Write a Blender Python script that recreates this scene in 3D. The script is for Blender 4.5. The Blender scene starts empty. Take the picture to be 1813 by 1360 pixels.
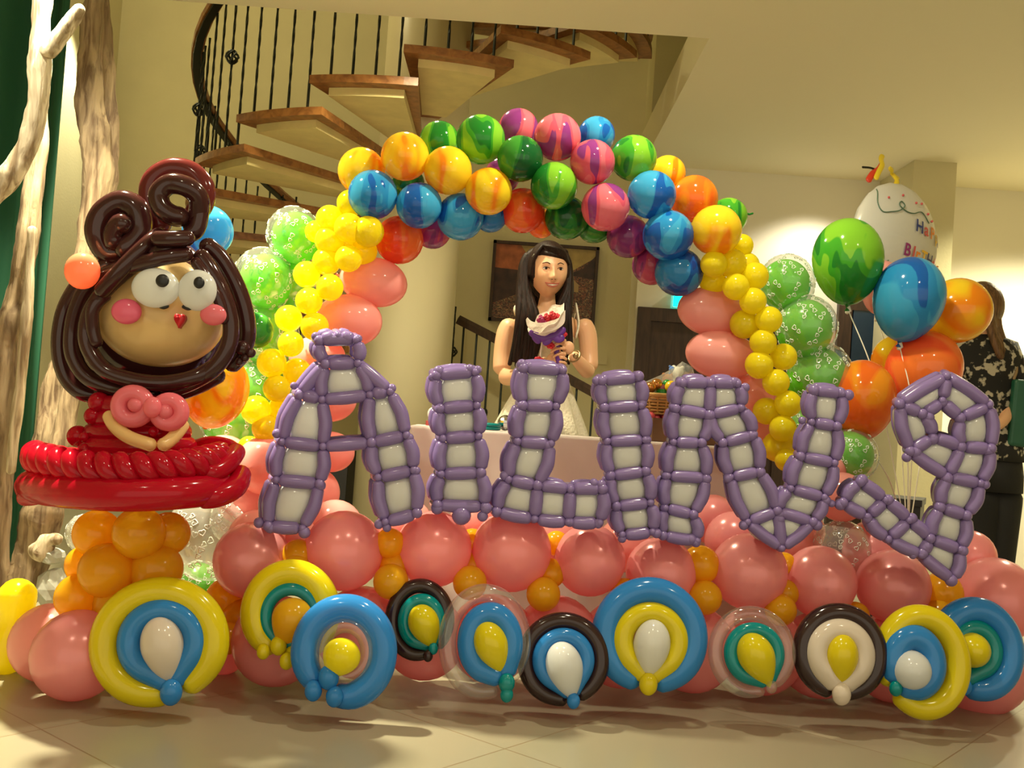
import bpy, bmesh, math, random
from mathutils import Vector, Matrix, Quaternion, noise
random.seed(7)
C = bpy.context.scene.collection
PI = math.pi

# ---------------------------------------------------------------- camera
F, HCAM, ROLL = 1834.0, 0.84, 0.07
PITCH = math.atan(55.0 / F)
FW = Vector((0, math.cos(PITCH), math.sin(PITCH)))
UP0 = Vector((0, -math.sin(PITCH), math.cos(PITCH)))
RT = math.cos(ROLL) * Vector((1, 0, 0)) + math.sin(ROLL) * UP0
UP = -math.sin(ROLL) * Vector((1, 0, 0)) + math.cos(ROLL) * UP0
cam_d = bpy.data.cameras.new('camera'); cam = bpy.data.objects.new('camera', cam_d); C.objects.link(cam)
cam_d.sensor_width = 36; cam_d.lens = 36 * F / 1813
cam.matrix_world = Matrix(((RT.x, UP.x, -FW.x, 0), (RT.y, UP.y, -FW.y, 0), (RT.z, UP.z, -FW.z, HCAM), (0, 0, 0, 1)))
bpy.context.scene.camera = cam

def P(px, py, Y):
    """world point seen at photo pixel (px, py) on the vertical plane y = Y"""
    d = F * FW + (px - 906.5) * RT + (680 - py) * UP
    t = Y / d.y
    return Vector((d.x * t, Y, HCAM + d.z * t))
def S(n, Y): return n * Y / F

# ---------------------------------------------------------------- world, lights, exposure
sc = bpy.context.scene
sc.view_settings.view_transform = 'Standard'; sc.view_settings.look = 'None'
sc.view_settings.gamma = 1; sc.view_settings.use_curve_mapping = False
sc.view_settings.exposure = 1.55
w = bpy.data.worlds.new('world'); sc.world = w; w.use_nodes = True
w.node_tree.nodes['Background'].inputs[0].default_value = (1.0, 0.88, 0.62, 1)
w.node_tree.nodes['Background'].inputs[1].default_value = 0.42

def lamp(name, loc, power, col=(1, .74, .36), size=150, r=.045, aim=None, blend=.6):
    l = bpy.data.lights.new(name, 'SPOT'); l.energy = power; l.color = col
    l.spot_size = math.radians(size); l.spot_blend = blend; l.shadow_soft_size = r
    o = bpy.data.objects.new(name, l); C.objects.link(o); o.location = loc
    d = Vector(aim) - Vector(loc) if aim else Vector((0, 0, -1))
    o.rotation_euler = d.to_track_quat('-Z', 'Y').to_euler()
    return o
lamp('key_downlight', (-1.42, 3.22, 2.56), 300, (1, .91, .62), 98, blend=1.0)
lamp('left_downlight', (-2.45, 5.0, 2.56), 3, (1, .90, .55), 150)
lamp('added_limb_light', (-1.9, 2.75, 2.56), 45, (1, .94, .72), 50, aim=(-1.62, 3.3, 2.0))  # added spot without a fixture, burns out the top of the driftwood limb
lamp('front_downlight', (0.2, 1.7, 2.56), 10, (1, .90, .64), 150)
lamp('front_downlight', (-1.1, 1.2, 2.56), 8, (1, .90, .64), 150)
lamp('front_downlight', (1.7, 1.5, 2.56), 11, (1, .88, .60), 150)
lamp('added_middle_light', (0.45, 2.9, 2.56), 34, (1, .90, .64), 150)  # added fill that clears the arch top to brighten the woman
lamp('added_back_light', (-0.5, 4.2, 2.56), 55, (1, .90, .58), 150)  # extra light put in to brighten the left front of the column
lamp('wall_downlight', (1.95, 6.6, 2.56), 20, (1, .93, .74), 120)
lamp('wall_downlight', (3.5, 6.0, 2.56), 110, (1, .92, .62), 140)
lamp('wall_spotlight', (-2.62, 6.55, 3.4), 60, (1, .92, .62), 62, aim=(-3.0, 6.5, 2.5))
lp = bpy.data.lights.new('stairwell_lamp', 'POINT'); lp.energy = 15; lp.color = (1, .88, .52); lp.shadow_soft_size = .15
lo = bpy.data.objects.new('stairwell_lamp', lp); C.objects.link(lo); lo.location = (-2.3, 5.3, 4.2)

# ---------------------------------------------------------------- materials
def newmat(name):
    m = bpy.data.materials.new(name); m.use_nodes = True
    nt = m.node_tree; b = nt.nodes['Principled BSDF']
    return m, nt, b
def plain(name, col, rough=.5, metal=0, spec=.5, bump=0, bscale=30, vary=0, vscale=4):
    m, nt, b = newmat(name)
    b.inputs['Base Color'].default_value = (*col, 1); b.inputs['Roughness'].default_value = rough
    b.inputs['Metallic'].default_value = metal; b.inputs['Specular IOR Level'].default_value = spec
    if vary or bump:
        tc = nt.nodes.new('ShaderNodeTexCoord'); n = nt.nodes.new('ShaderNodeTexNoise'); nt.links.new(tc.outputs['Object'], n.inputs['Vector'])
        n.inputs['Scale'].default_value = vscale if vary else bscale; n.inputs['Detail'].default_value = 5
    if vary:
        r = nt.nodes.new('ShaderNodeValToRGB'); nt.links.new(n.outputs['Fac'], r.inputs[0])
        r.color_ramp.elements[0].position = .3; r.color_ramp.elements[1].position = .7
        r.color_ramp.elements[0].color = (*[c * (1 - vary) for c in col], 1); r.color_ramp.elements[1].color = (*[min(1, c * (1 + vary)) for c in col], 1)
        nt.links.new(r.outputs[0], b.inputs['Base Color'])
    if bump:
        n2 = nt.nodes.new('ShaderNodeTexNoise'); nt.links.new(tc.outputs['Object'], n2.inputs['Vector']); n2.inputs['Scale'].default_value = bscale
        bp = nt.nodes.new('ShaderNodeBump'); bp.inputs['Strength'].default_value = bump; bp.inputs['Distance'].default_value = .01
        nt.links.new(n2.outputs['Fac'], bp.inputs['Height']); nt.links.new(bp.outputs[0], b.inputs['Normal'])
    return m
def thin(m, nt, b, colsock, col, trans):
    """let some light through the rubber skin"""
    t = nt.nodes.new('ShaderNodeBsdfTranslucent'); mx = nt.nodes.new('ShaderNodeMixShader'); mx.inputs[0].default_value = trans
    if colsock: nt.links.new(colsock, t.inputs[0])
    else: t.inputs[0].default_value = (*col, 1)
    nt.links.new(b.outputs[0], mx.inputs[1]); nt.links.new(t.outputs[0], mx.inputs[2])
    nt.links.new(mx.outputs[0], nt.nodes['Material Output'].inputs[0])
def latex(name, col, trans=.35, rough=.12, metal=0, see=0):
    m, nt, b = newmat(name)
    b.inputs['Base Color'].default_value = (*col, 1); b.inputs['Roughness'].default_value = rough; b.inputs['Metallic'].default_value = metal
    thin(m, nt, b, None, col, trans)
    if see:
        out = nt.nodes['Material Output']; src = out.inputs[0].links[0].from_socket
        tr = nt.nodes.new('ShaderNodeBsdfTransparent'); tr.inputs[0].default_value = (*[c ** .5 for c in col], 1)
        mx = nt.nodes.new('ShaderNodeMixShader'); mx.inputs[0].default_value = see
        nt.links.new(src, mx.inputs[1]); nt.links.new(tr.outputs[0], mx.inputs[2]); nt.links.new(mx.outputs[0], out.inputs[0])
    return m
def marble(name, cols, scale=.62, trans=.3, dist=.9, soft=.006):
    m, nt, b = newmat(name)
    b.inputs['Roughness'].default_value = .1
    tc = nt.nodes.new('ShaderNodeTexCoord'); oi = nt.nodes.new('ShaderNodeObjectInfo')
    ml = nt.nodes.new('ShaderNodeMath'); ml.operation = 'MULTIPLY'; ml.inputs[1].default_value = 40; nt.links.new(oi.outputs['Random'], ml.inputs[0])
    mp = nt.nodes.new('ShaderNodeMapping'); mp.inputs['Scale'].default_value = (1.9, .5, 1.1); nt.links.new(tc.outputs['Object'], mp.inputs[0])
    ad = nt.nodes.new('ShaderNodeVectorMath'); nt.links.new(mp.outputs[0], ad.inputs[0]); nt.links.new(ml.outputs[0], ad.inputs[1])
    n = nt.nodes.new('ShaderNodeTexNoise'); n.inputs['Scale'].default_value = scale; n.inputs['Detail'].default_value = .6; n.inputs['Distortion'].default_value = dist
    nt.links.new(ad.outputs[0], n.inputs['Vector'])
    r = nt.nodes.new('ShaderNodeValToRGB'); nt.links.new(n.outputs['Fac'], r.inputs[0]); e = r.color_ramp.elements
    k = len(cols)
    while len(e) < 2 * k: e.new(.5)
    lo, hi = .36, .64
    for i, c in enumerate(cols):
        a = lo + (hi - lo) * i / k; z = lo + (hi - lo) * (i + 1) / k
        e[2 * i].position = a + soft if i else 0; e[2 * i + 1].position = z - soft if i < k - 1 else 1
        e[2 * i].color = (*c, 1); e[2 * i + 1].color = (*c, 1)
    nt.links.new(r.outputs[0], b.inputs['Base Color'])
    thin(m, nt, b, r.outputs[0], None, trans)
    return m
def clear(name, tint=(.97, .98, .96), milk=.06):
    m, nt, b = newmat(name); nt.nodes.remove(b)
    tr = nt.nodes.new('ShaderNodeBsdfTransparent'); tr.inputs[0].default_value = (*tint, 1)
    g = nt.nodes.new('ShaderNodeBsdfGlossy'); g.inputs['Roughness'].default_value = .06
    lw = nt.nodes.new('ShaderNodeLayerWeight'); lw.inputs[0].default_value = .35
    mr = nt.nodes.new('ShaderNodeMapRange'); mr.inputs['To Min'].default_value = .05; mr.inputs['To Max'].default_value = .55; nt.links.new(lw.outputs['Facing'], mr.inputs[0])
    mx = nt.nodes.new('ShaderNodeMixShader'); nt.links.new(mr.outputs[0], mx.inputs[0]); nt.links.new(tr.outputs[0], mx.inputs[1]); nt.links.new(g.outputs[0], mx.inputs[2])
    d = nt.nodes.new('ShaderNodeBsdfDiffuse'); d.inputs[0].default_value = (.9, .9, .85, 1)
    m2 = nt.nodes.new('ShaderNodeMixShader'); m2.inputs[0].default_value = milk; nt.links.new(mx.outputs[0], m2.inputs[1]); nt.links.new(d.outputs[0], m2.inputs[2])
    nt.links.new(m2.outputs[0], nt.nodes['Material Output'].inputs[0])
    return m
def streak(name, c1, c2, scale=(1, 1, 12), rough=.6, bump=.4, s=4):
    m, nt, b = newmat(name); b.inputs['Roughness'].default_value = rough
    tc = nt.nodes.new('ShaderNodeTexCoord'); mp = nt.nodes.new('ShaderNodeMapping'); nt.links.new(tc.outputs['Object'], mp.inputs[0]); mp.inputs['Scale'].default_value = scale
    n = nt.nodes.new('ShaderNodeTexNoise'); n.inputs['Scale'].default_value = s; n.inputs['Detail'].default_value = 7; n.inputs['Distortion'].default_value = .6; nt.links.new(mp.outputs[0], n.inputs['Vector'])
    r = nt.nodes.new('ShaderNodeValToRGB'); nt.links.new(n.outputs['Fac'], r.inputs[0])
    r.color_ramp.elements[0].position = .35; r.color_ramp.elements[1].position = .62
    r.color_ramp.elements[0].color = (*c1, 1); r.color_ramp.elements[1].color = (*c2, 1); nt.links.new(r.outputs[0], b.inputs['Base Color'])
    if bump:
        bp = nt.nodes.new('ShaderNodeBump'); bp.inputs['Strength'].default_value = bump; bp.inputs['Distance'].default_value = .01
        nt.links.new(n.outputs['Fac'], bp.inputs['Height']); nt.links.new(bp.outputs[0], b.inputs['Normal'])
    return m

M = {}
M['wall'] = plain('cream_plaster', (.66, .60, .37), .8, bump=.08, bscale=60, vary=.03)
M['ceil'] = plain('ceiling_paint', (.84, .77, .56), .85, bump=.05, bscale=40)
M['white_wall'] = plain('white_plaster', (.84, .79, .66), .8)
M['column'] = plain('column_paint', (.74, .66, .44), .35)
M['wood'] = streak('warm_brown_wood', (.20, .075, .02), (.36, .15, .04), (3, 3, 3), .35, .1, 8)
M['darkwood'] = streak('dark_brown_wood', (.03, .014, .008), (.055, .026, .014), (8, 8, 1), .45, .1, 6)
M['tread_under'] = plain('tread_underside', (.74, .62, .28), .6, bump=.2, bscale=25, vary=.08, vscale=9)
M['iron'] = plain('dark_iron', (.025, .03, .025), .4, .6)
M['green_cloth'] = plain('dark_green_cloth', (.012, .10, .05), .8)
M['drift'] = streak('weathered_driftwood', (.22, .15, .08), (.62, .52, .36), (14, 14, 1.6), .8, 1.0, 3)
M['drift_dark'] = streak('brown_driftwood', (.12, .07, .035), (.36, .26, .15), (14, 14, 1.6), .8, 1.0, 3)
M['pink_pearl'] = latex('pearl_pink_rubber', (.95, .40, .41), .40, .22, .12)
M['salmon'] = latex('salmon_pink_rubber', (.95, .43, .39), .35, .14)
M['yellow'] = latex('yellow_rubber', (.95, .84, .02), .5, .14)
M['ochre'] = latex('golden_yellow_rubber', (.95, .56, .02), .5, .16, see=.04)
M['purple'] = latex('lilac_rubber', (.27, .19, .46), .2, .2)
M['white'] = latex('white_rubber', (.84, .85, .84), .35, .14)
M['green'] = latex('lime_green_rubber', (.20, .74, .03), .5, .2)
M['clear'] = clear('clear_rubber')
M['clear_milky'] = clear('milky_clear_rubber', milk=.16)
M['clear_ring'] = clear('clear_ring_rubber', milk=.05)
M['print'] = plain('white_print', (.85, .88, .8), .5)
M['m_blue'] = marble('blue_marbled_rubber', [(.01, .13, .52), (.03, .32, .70), (.06, .44, .78)])
M['m_dblue'] = marble('deep_blue_marbled_rubber', [(.01, .05, .28), (.01, .10, .42), (.03, .26, .60)])
M['m_yel'] = marble('yellow_orange_marbled_rubber', [(.93, .30, .01), (.95, .50, .02), (.95, .66, .02), (.95, .72, .03)], soft=.03)
M['m_orange'] = marble('orange_marbled_rubber', [(.90, .18, .02), (.93, .26, .02), (.94, .36, .02)], soft=.03)
M['m_red'] = marble('red_orange_marbled_rubber', [(.85, .08, .02), (.90, .12, .03), (.92, .22, .04)], soft=.03)
M['m_green'] = marble('green_marbled_rubber', [(.02, .24, .03), (.07, .42, .03), (.26, .62, .04)])
M['m_dgreen'] = marble('dark_green_marbled_rubber', [(.01, .12, .03), (.02, .22, .03), (.06, .34, .04)])
M['m_pink'] = marble('pink_purple_marbled_rubber', [(.30, .05, .28), (.80, .12, .20), (.85, .20, .26)])
M['m_purple'] = marble('purple_marbled_rubber', [(.25, .04, .20), (.42, .06, .24), (.60, .10, .18)])
M['ring_blue'] = latex('sky_blue_rubber', (.035, .27, .72), .3, .12)
M['ring_yellow'] = latex('bright_yellow_rubber', (.82, .68, .01), .3, .14)
M['ring_brown'] = latex('dark_brown_rubber', (.030, .012, .012), .1, .12)
M['ring_teal'] = latex('teal_rubber', (.0, .26, .28), .2, .12)
M['ring_white'] = latex('cream_white_rubber', (.82, .72, .62), .3, .14)
M['hair_rub'] = latex('chocolate_rubber', (.045, .012, .012), .12, .1)
M['hair_red'] = latex('maroon_rubber', (.14, .02, .02), .3, .12)
M['skin_rub'] = latex('blush_rubber', (.92, .64, .28), .3, .22)
M['red'] = latex('clear_red_rubber', (.62, .006, .03), .45, .12, see=.12)
M['bow'] = latex('bubblegum_rubber', (.92, .22, .28), .35, .16)
M['cheek'] = latex('pink_rubber', (.92, .18, .32), .35, .16)
M['coral'] = latex('coral_rubber', (.95, .36, .20), .4, .16)
M['black'] = plain('black_ink', (.008, .008, .01), .4)
M['heart'] = plain('red_ink', (.55, .01, .02), .4)
M['ribbon'] = plain('white_ribbon', (.8, .76, .65), .5)

# ---------------------------------------------------------------- mesh helpers
class MB:
    def __init__(s): s.v = []; s.f = []; s.m = []
    def add(s, vs, fs, mi=0):
        n = len(s.v); s.v += [tuple(v) for v in vs]; s.f += [tuple(i + n for i in f) for f in fs]; s.m += [mi] * len(fs)
    def box(s, a, b, mi=0, mat=None):
        vs = [Vector((x, y, z)) for z in (a[2], b[2]) for y in (a[1], b[1]) for x in (a[0], b[0])]
        if mat: vs = [mat @ v for v in vs]
        s.add(vs, [(0, 2, 3, 1), (4, 5, 7, 6), (0, 1, 5, 4), (2, 6, 7, 3), (0, 4, 6, 2), (1, 3, 7, 5)], mi)
    def ball(s, c, r, mi=0, mat=None, n=16, k=10, f=None):
        if not hasattr(r, '__len__'): r = (r, r, r)
        vs = [Vector((0, 0, 1))]; fs = []
        for i in range(1, k):
            t = PI * i / k
            for j in range(n):
                p = 2 * PI * j / n; vs.append(Vector((math.sin(t) * math.cos(p), math.sin(t) * math.sin(p), math.cos(t))))
        vs.append(Vector((0, 0, -1)))
        for j in range(n):
            fs.append((0, 1 + j, 1 + (j + 1) % n))
            for i in range(k - 2):
                a = 1 + i * n; fs.append((a + j, a + n + j, a + n + (j + 1) % n, a + (j + 1) % n))
            fs.append((len(vs) - 1, 1 + (k - 2) * n + (j + 1) % n, 1 + (k - 2) * n + j))
        if f: vs = [f(v) for v in vs]
        vs = [Vector((v.x * r[0], v.y * r[1], v.z * r[2])) for v in vs]
        if mat: vs = [mat @ v for v in vs]
        s.add([v + Vector(c) for v in vs], fs, mi)
    def lathe(s, prof, n=24, mi=0, mat=None):
        vs = []; fs = []
        for (r, z) in prof:
            for j in range(n):
                p = 2 * PI * j / n; vs.append(Vector((r * math.cos(p), r * math.sin(p), z)))
        for i in range(len(prof) - 1):
            for j in range(n):
                a = i * n + j; b_ = i * n + (j + 1) % n; fs.append((a, a + n, b_ + n, b_))
        if mat: vs = [mat @ v for v in vs]
        s.add(vs, fs, mi)
    def tube(s, pts, rad, n=12, mi=0, cap=True, closed=False, flat=None, wob=None):
        """swept tube; rad a number or a function of 0..1; rounded ends"""
        pts = [Vector(p) for p in pts]
        L = [0]
        for a, b_ in zip(pts, pts[1:]): L.append(L[-1] + (b_ - a).length)
        tot = L[-1]
        rf = rad if callable(rad) else (lambda t: rad)
        def at(d):
            d = max(0, min(tot, d))
            for i in range(len(L) - 1):
                if d <= L[i + 1] or i == len(L) - 2:
                    u = (d - L[i]) / max(1e-9, L[i + 1] - L[i]); return pts[i].lerp(pts[i + 1], u)
        st = []
        if cap and not closed:
            r0 = min(rf(0), tot * .45); r1 = min(rf(1), tot * .45)
            for a in (0.02, .3, .6, .95, 1.3): st.append((r0 * (1 - math.cos(a)), math.sin(a) if a < 1.29 else .985))
            mid = [l for l in L if r0 * .85 < l < tot - r1 * .85]
            if not mid: mid = [tot / 2]
            for l in mid: st.append((l, 1))
            for a in (1.3, .95, .6, .3, .02): st.append((tot - r1 * (1 - math.cos(a)), math.sin(a) if a < 1.29 else .985))
        else: st = [(l, 1) for l in L]
        cen = [at(d) for d, k in st]
        N = len(cen); tan = []
        for i in range(N):
            a = cen[max(0, i - 1)] if not closed else cen[(i - 1) % (N - 1)]; b_ = cen[min(N - 1, i + 1)] if not closed else cen[(i + 1) % (N - 1)]
            t = b_ - a; tan.append(t.normalized() if t.length > 1e-9 else Vector((0, 0, 1)))
        if st[0][0] == 0 or cap:
            d0 = (pts[1] - pts[0]).normalized(); d1 = (pts[-1] - pts[-2]).normalized()
            if not closed: tan[0] = d0; tan[-1] = d1
        up = Vector((0, 1, 0)) if abs(tan[0].y) < .9 else Vector((1, 0, 0))
        nv = (up - tan[0] * up.dot(tan[0])).normalized(); vs = []
        for i in range(N):
            nv = (nv - tan[i] * nv.dot(tan[i])).normalized(); bn = tan[i].cross(nv)
            t = st[i][0] / tot if tot else 0
            r = rf(t) * st[i][1]
            for j in range(n):
                p = 2 * PI * j / n; q = nv * math.cos(p) * (flat or 1) + bn * math.sin(p)
                rr = r
                if wob: rr = r * (1 + wob(cen[i] + q * r))
                vs.append(cen[i] + q * rr)
        fs = []
        for i in range(N - 1):
            for j in range(n): a = i * n + j; b_ = i * n + (j + 1) % n; fs.append((a, b_, b_ + n, a + n))
        if cap and not closed: fs.append(tuple(range(n - 1, -1, -1))); fs.append(tuple(range((N - 1) * n, N * n)))
        s.add(vs, fs, mi)
    def mesh(s, name, mats, smooth=True):
        me = bpy.data.meshes.new(name); me.from_pydata(s.v, [], s.f)
        for m in (mats if isinstance(mats, (list, tuple)) else [mats]): me.materials.append(m)
        me.polygons.foreach_set('material_index', s.m)
        if smooth: me.polygons.foreach_set('use_smooth', [True] * len(s.f))
        bm = bmesh.new(); bm.from_mesh(me); bmesh.ops.recalc_face_normals(bm, faces=bm.faces[:]); bm.to_mesh(me); bm.free()
        me.update(); return me
    def build(s, name, mats, parent=None, smooth=True, loc=None):
        me = s.mesh(name, mats, smooth)
        o = bpy.data.objects.new(name, me); C.objects.link(o)
        if loc is not None: me.transform(Matrix.Translation(-Vector(loc))); o.location = loc
        if parent: put(o, parent)
        return o
def put(o, parent):
    o.parent = parent
    o.matrix_parent_inverse = parent_mats.get(parent.name, Matrix.Translation(parent.location)).inverted()
parent_mats = {}
def tag(o, label, cat, group=None, kind=None):
    o['label'] = label; o['category'] = cat
    if group: o['group'] = group
    if kind: o['kind'] = kind
    return o
def thing(name, label, cat, loc=(0, 0, 0), group=None):
    o = bpy.data.objects.new(name, None); C.objects.link(o); o.location = loc; o.empty_display_size = .05
    return tag(o, label, cat, group)
def struct(o): o['kind'] = 'structure'; return o
def spline(pts, k=6, closed=False):
    pts = [Vector(p) for p in pts]; n = len(pts); out = []
    rng = range(n) if closed else range(n - 1)
    for i in rng:
        p0 = pts[(i - 1) % n] if closed or i > 0 else pts[0] * 2 - pts[1]
        p1 = pts[i]; p2 = pts[(i + 1) % n]
        p3 = pts[(i + 2) % n] if closed or i + 2 < n else p2 * 2 - p1
        for j in range(k):
            t = j / k
            out.append(.5 * ((2 * p1) + (p2 - p0) * t + (2 * p0 - 5 * p1 + 4 * p2 - p3) * t * t + (3 * p1 - p0 - 3 * p2 + p3) * t ** 3))
    out.append(pts[0] if closed else pts[-1])
    return out

# ---------------------------------------------------------------- balloon prototypes
def prof_round(taper=.14, knot=True):
    pr = []
    for i in range(21):
        t = PI * i / 20; z = math.cos(t); r = math.sin(t)
        if z < 0: z2 = z * (1 + taper); r *= 1 - .10 * z * z
        else: z2 = z
        pr.append((max(r, .0005), z2))
    if knot:
        e = -(1 + taper); pr = pr[:-1] + [(.07, e + .01), (.035, e - .04), (.05, e - .07), (.085, e - .12), (.08, e - .13), (.0005, e - .12)]
    return pr
def prof_tear():
    pr = [(max(math.sin(PI * i / 24), .0005), math.cos(PI * i / 24)) for i in range(12)]
    for i in range(17):
        u = i / 16; pr.append((max(.0005, 1 - u ** 1.75), -1.5 * u))
    return pr
_bm = {}
def bmesh_for(shape, mat):
    k = (shape, mat)
    if k not in _bm:
        mb = MB()
        mb.lathe(prof_tear() if shape == 'tear' else prof_round(.2 if shape == 'egg' else .12), 28)
        _bm[k] = mb.mesh(shape + '_balloon', M[mat])
    return _bm[k]
def heart_curve(c, u, v, s):
    out = []
    for i in range(12):
        t = 2 * PI * i / 12
        x = 16 * math.sin(t) ** 3 / 17; y = (13 * math.cos(t) - 5 * math.cos(2 * t) - 2 * math.cos(3 * t) - math.cos(4 * t)) / 17
        out.append((c + (u * x + v * y) * s).normalized() * 1.006)
    return out
def heart_shell():
    mb = MB(); mb.lathe(prof_round(.14), 28, 0)
    rnd = random.Random(3); pts = []
    while len(pts) < 44:
        d = Vector((rnd.gauss(0, 1), rnd.gauss(0, 1), rnd.gauss(0, 1))).normalized()
        if d.z < -.75 or any((d - q).length < .32 for q in pts): continue
        pts.append(d)
    for d in pts:
        a = Vector((rnd.gauss(0, 1), rnd.gauss(0, 1), rnd.gauss(0, 1))); u = (a - d * a.dot(d)).normalized(); v = d.cross(u)
        for o_, s_ in ((-.075, .085), (.075, .07)):
            hc = heart_curve((d + u * o_ + v * o_ * .7).normalized(), u, v, s_)
            hc = [Vector((q.x, q.y, q.z * (1.14 if q.z < 0 else 1))) for q in hc]
            mb.tube(hc + [hc[0]], .013, 4, 1, cap=False, closed=True)
    return mb
HS = {}
for nm in ('clear', 'clear_milky'): HS[nm] = heart_shell().mesh('heart_shell', [M[nm], M['print']])

def orient(o, c, tail, a, b, roll=0):
    q = (-Vector(tail).normalized()).to_track_quat('Z', 'Y')
    o.location = c; o.rotation_mode = 'QUATERNION'; o.rotation_quaternion = q; o.scale = (b, b, a)
def balloon(px, py, r, mat, label, group, Y, shape='round', tail=(.15, 1, -.25), long=1.06, name='balloon', cat='balloon'):
    o = bpy.data.objects.new(name, bmesh_for(shape, mat)); C.objects.link(o)
    b = S(r, Y); orient(o, P(px, py, Y), tail, b * long, b)
    return tag(o, label, cat, group)

# ================================================================ the setting
# floor of large pale tiles
def floor_mat():
    m, nt, b = newmat('pale_stone_tiles'); b.inputs['Roughness'].default_value = .28
    tc = nt.nodes.new('ShaderNodeTexCoord'); mp = nt.nodes.new('ShaderNodeMapping'); nt.links.new(tc.outputs['Object'], mp.inputs[0])
    mp.inputs['Rotation'].default_value = (0, 0, math.radians(40)); mp.inputs['Location'].default_value = (.06, .35, 0)
    br = nt.nodes.new('ShaderNodeTexBrick'); br.offset = 0; nt.links.new(mp.outputs[0], br.inputs['Vector'])
    for k, v in (('Scale', 1), ('Mortar Size', .0022), ('Brick Width', .8), ('Row Height', .8), ('Mortar Smooth', .1)): br.inputs[k].default_value = v
    br.inputs['Color1'].default_value = (.30, .275, .19, 1); br.inputs['Color2'].default_value = (.33, .30, .215, 1); br.inputs['Mortar'].default_value = (.22, .17, .10, 1)
    nt.links.new(br.outputs['Color'], b.inputs['Base Color']); return m
mb = MB(); mb.box((-3.0, -1.5, -.1), (5.2, 7.9, 0)); struct(mb.build('floor', floor_mat(), smooth=False))
ZC, XO, YO = 2.60, 0.78, 4.63
mb = MB()
mb.box((-3.0, -1.5, ZC), (5.2, YO, ZC + .25)); mb.box((XO, YO, ZC), (5.2, 7.9, ZC + .25))
struct(mb.build('ceiling', M['ceil'], smooth=False))
mb = MB(); mb.box((-3.1, 7.4, 0), (.82, 7.6, 5.4)); mb.box((.82, 7.0, ZC + .25), (5.2, 7.6, 5.4)); struct(mb.build('wall_back', M['wall'], smooth=False))
XD = P(1128, 560, 7.0).x
mb = MB(); mb.box((.80, 7.0, 0), (5.2, 7.6, ZC)); struct(mb.build('wall_recess', M['white_wall'], smooth=False))
mb = MB(); mb.box((-3.2, -1.5, 0), (-3.0, 7.6, 5.4)); struct(mb.build('wall_left', M['wall'], smooth=False))
mb = MB(); mb.box((5.2, -1.5, 0), (5.4, 7.6, 5.4)); struct(mb.build('wall_right', M['wall'], smooth=False))
mb = MB(); mb.box((-3.1, 3.2, ZC + .25), (5.2, 3.4, 5.4)); struct(mb.build('wall_upper', M['wall'], smooth=False))
mb = MB(); mb.box((-3.2, 3.2, 5.4), (5.4, 7.6, 5.5)); struct(mb.build('ceiling_upper', M['ceil'], smooth=False))
# square pillar standing proud of the right-hand wall
a = P(1618, 300, 6.4); b_ = P(1694, 300, 6.4)
mb = MB(); mb.box((a.x, 6.4, 0), (b_.x, 7.0, ZC)); struct(mb.build('wall_pillar', M['wall'], smooth=False))

# brown double door in the recess
def door(name, x0, x1, z1, Y, label):
    mb = MB(); t = .09
    mb.box((x0, Y - .05, 0), (x0 + t, Y + .0, z1)); mb.box((x1 - t, Y - .05, 0), (x1, Y, z1)); mb.box((x0 + t, Y - .05, z1 - t), (x1 - t, Y, z1))
    d = struct(mb.build(name, M['darkwood'], smooth=False)); d['label'] = label
    lf = MB(); lf.box((x0 + t, Y - .025, .0), (x1 - t, Y - .002, z1 - t)); lf.build('door_leaf', M['darkwood'], d, smooth=False)
    return d
dz = P(1200, 549, 7.0).z
door('door_1', XD, XD + 1.05, dz, 7.0, 'dark brown panelled door in the white recess wall')
a = P(1483, 525, 7.0); b_ = P(1580, 560, 7.0)
d2 = door('door_2', a.x, b_.x + .06, a.z, 7.0, 'black door with a blue pane behind the balloon bunch')
mb = MB(); q0 = P(1512, 535, 6.96); q1 = P(1568, 700, 6.96); mb.box((q0.x, 6.955, q1.z), (q1.x, 6.97, q0.z)); mb.build('door_pane', plain('blue_glass', (.006, .03, .07), .15), d2, smooth=False)

# exit sign glowing teal
def emit(name, col, s):
    m, nt, b = newmat(name); b.inputs['Base Color'].default_value = (*col, 1); b.inputs['Emission Color'].default_value = (*col, 1); b.inputs['Emission Strength'].default_value = s; return m
e0 = P(1193, 513, 6.9); e1 = P(1245, 547, 6.9)
sg = thing('exit_sign', 'glowing teal sign on the wall above the dark brown door', 'sign', ((e0.x + e1.x) / 2, 6.95, e1.z))
mb = MB(); mb.box((e0.x, 6.94, e1.z), (e1.x, 7.0, e0.z)); mb.build('housing', M['white'], sg, smooth=False)
mb = MB(); mb.box((e0.x + .008, 6.935, e1.z + .008), (e1.x - .008, 6.942, e0.z - .008)); mb.build('lit_panel', emit('teal_light', (.0, .75, .6), 2.2), sg, smooth=False)
# switch plate
s0 = P(1058, 628, 7.39); s1 = P(1074, 646, 7.39)
mb = MB(); mb.box((s0.x, 7.385, s1.z), (s1.x, 7.4, s0.z)); tag(mb.build('switch_plate', M['wall'], smooth=False), 'small cream wall switch plate right of the smiling woman', 'switch')

# round cream column = newel of the spiral stair (part of the building)
CX, CY = -.62, 6.05
mb = MB(); mb.lathe([(.0, 0), (.255, 0), (.255, 5.38), (0, 5.38)], 48, mat=Matrix.Translation((CX, CY, 0)))
o = struct(mb.build('trim_1', M['column'])); o['label'] = 'round cream column at the centre of the spiral staircase'

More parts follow.
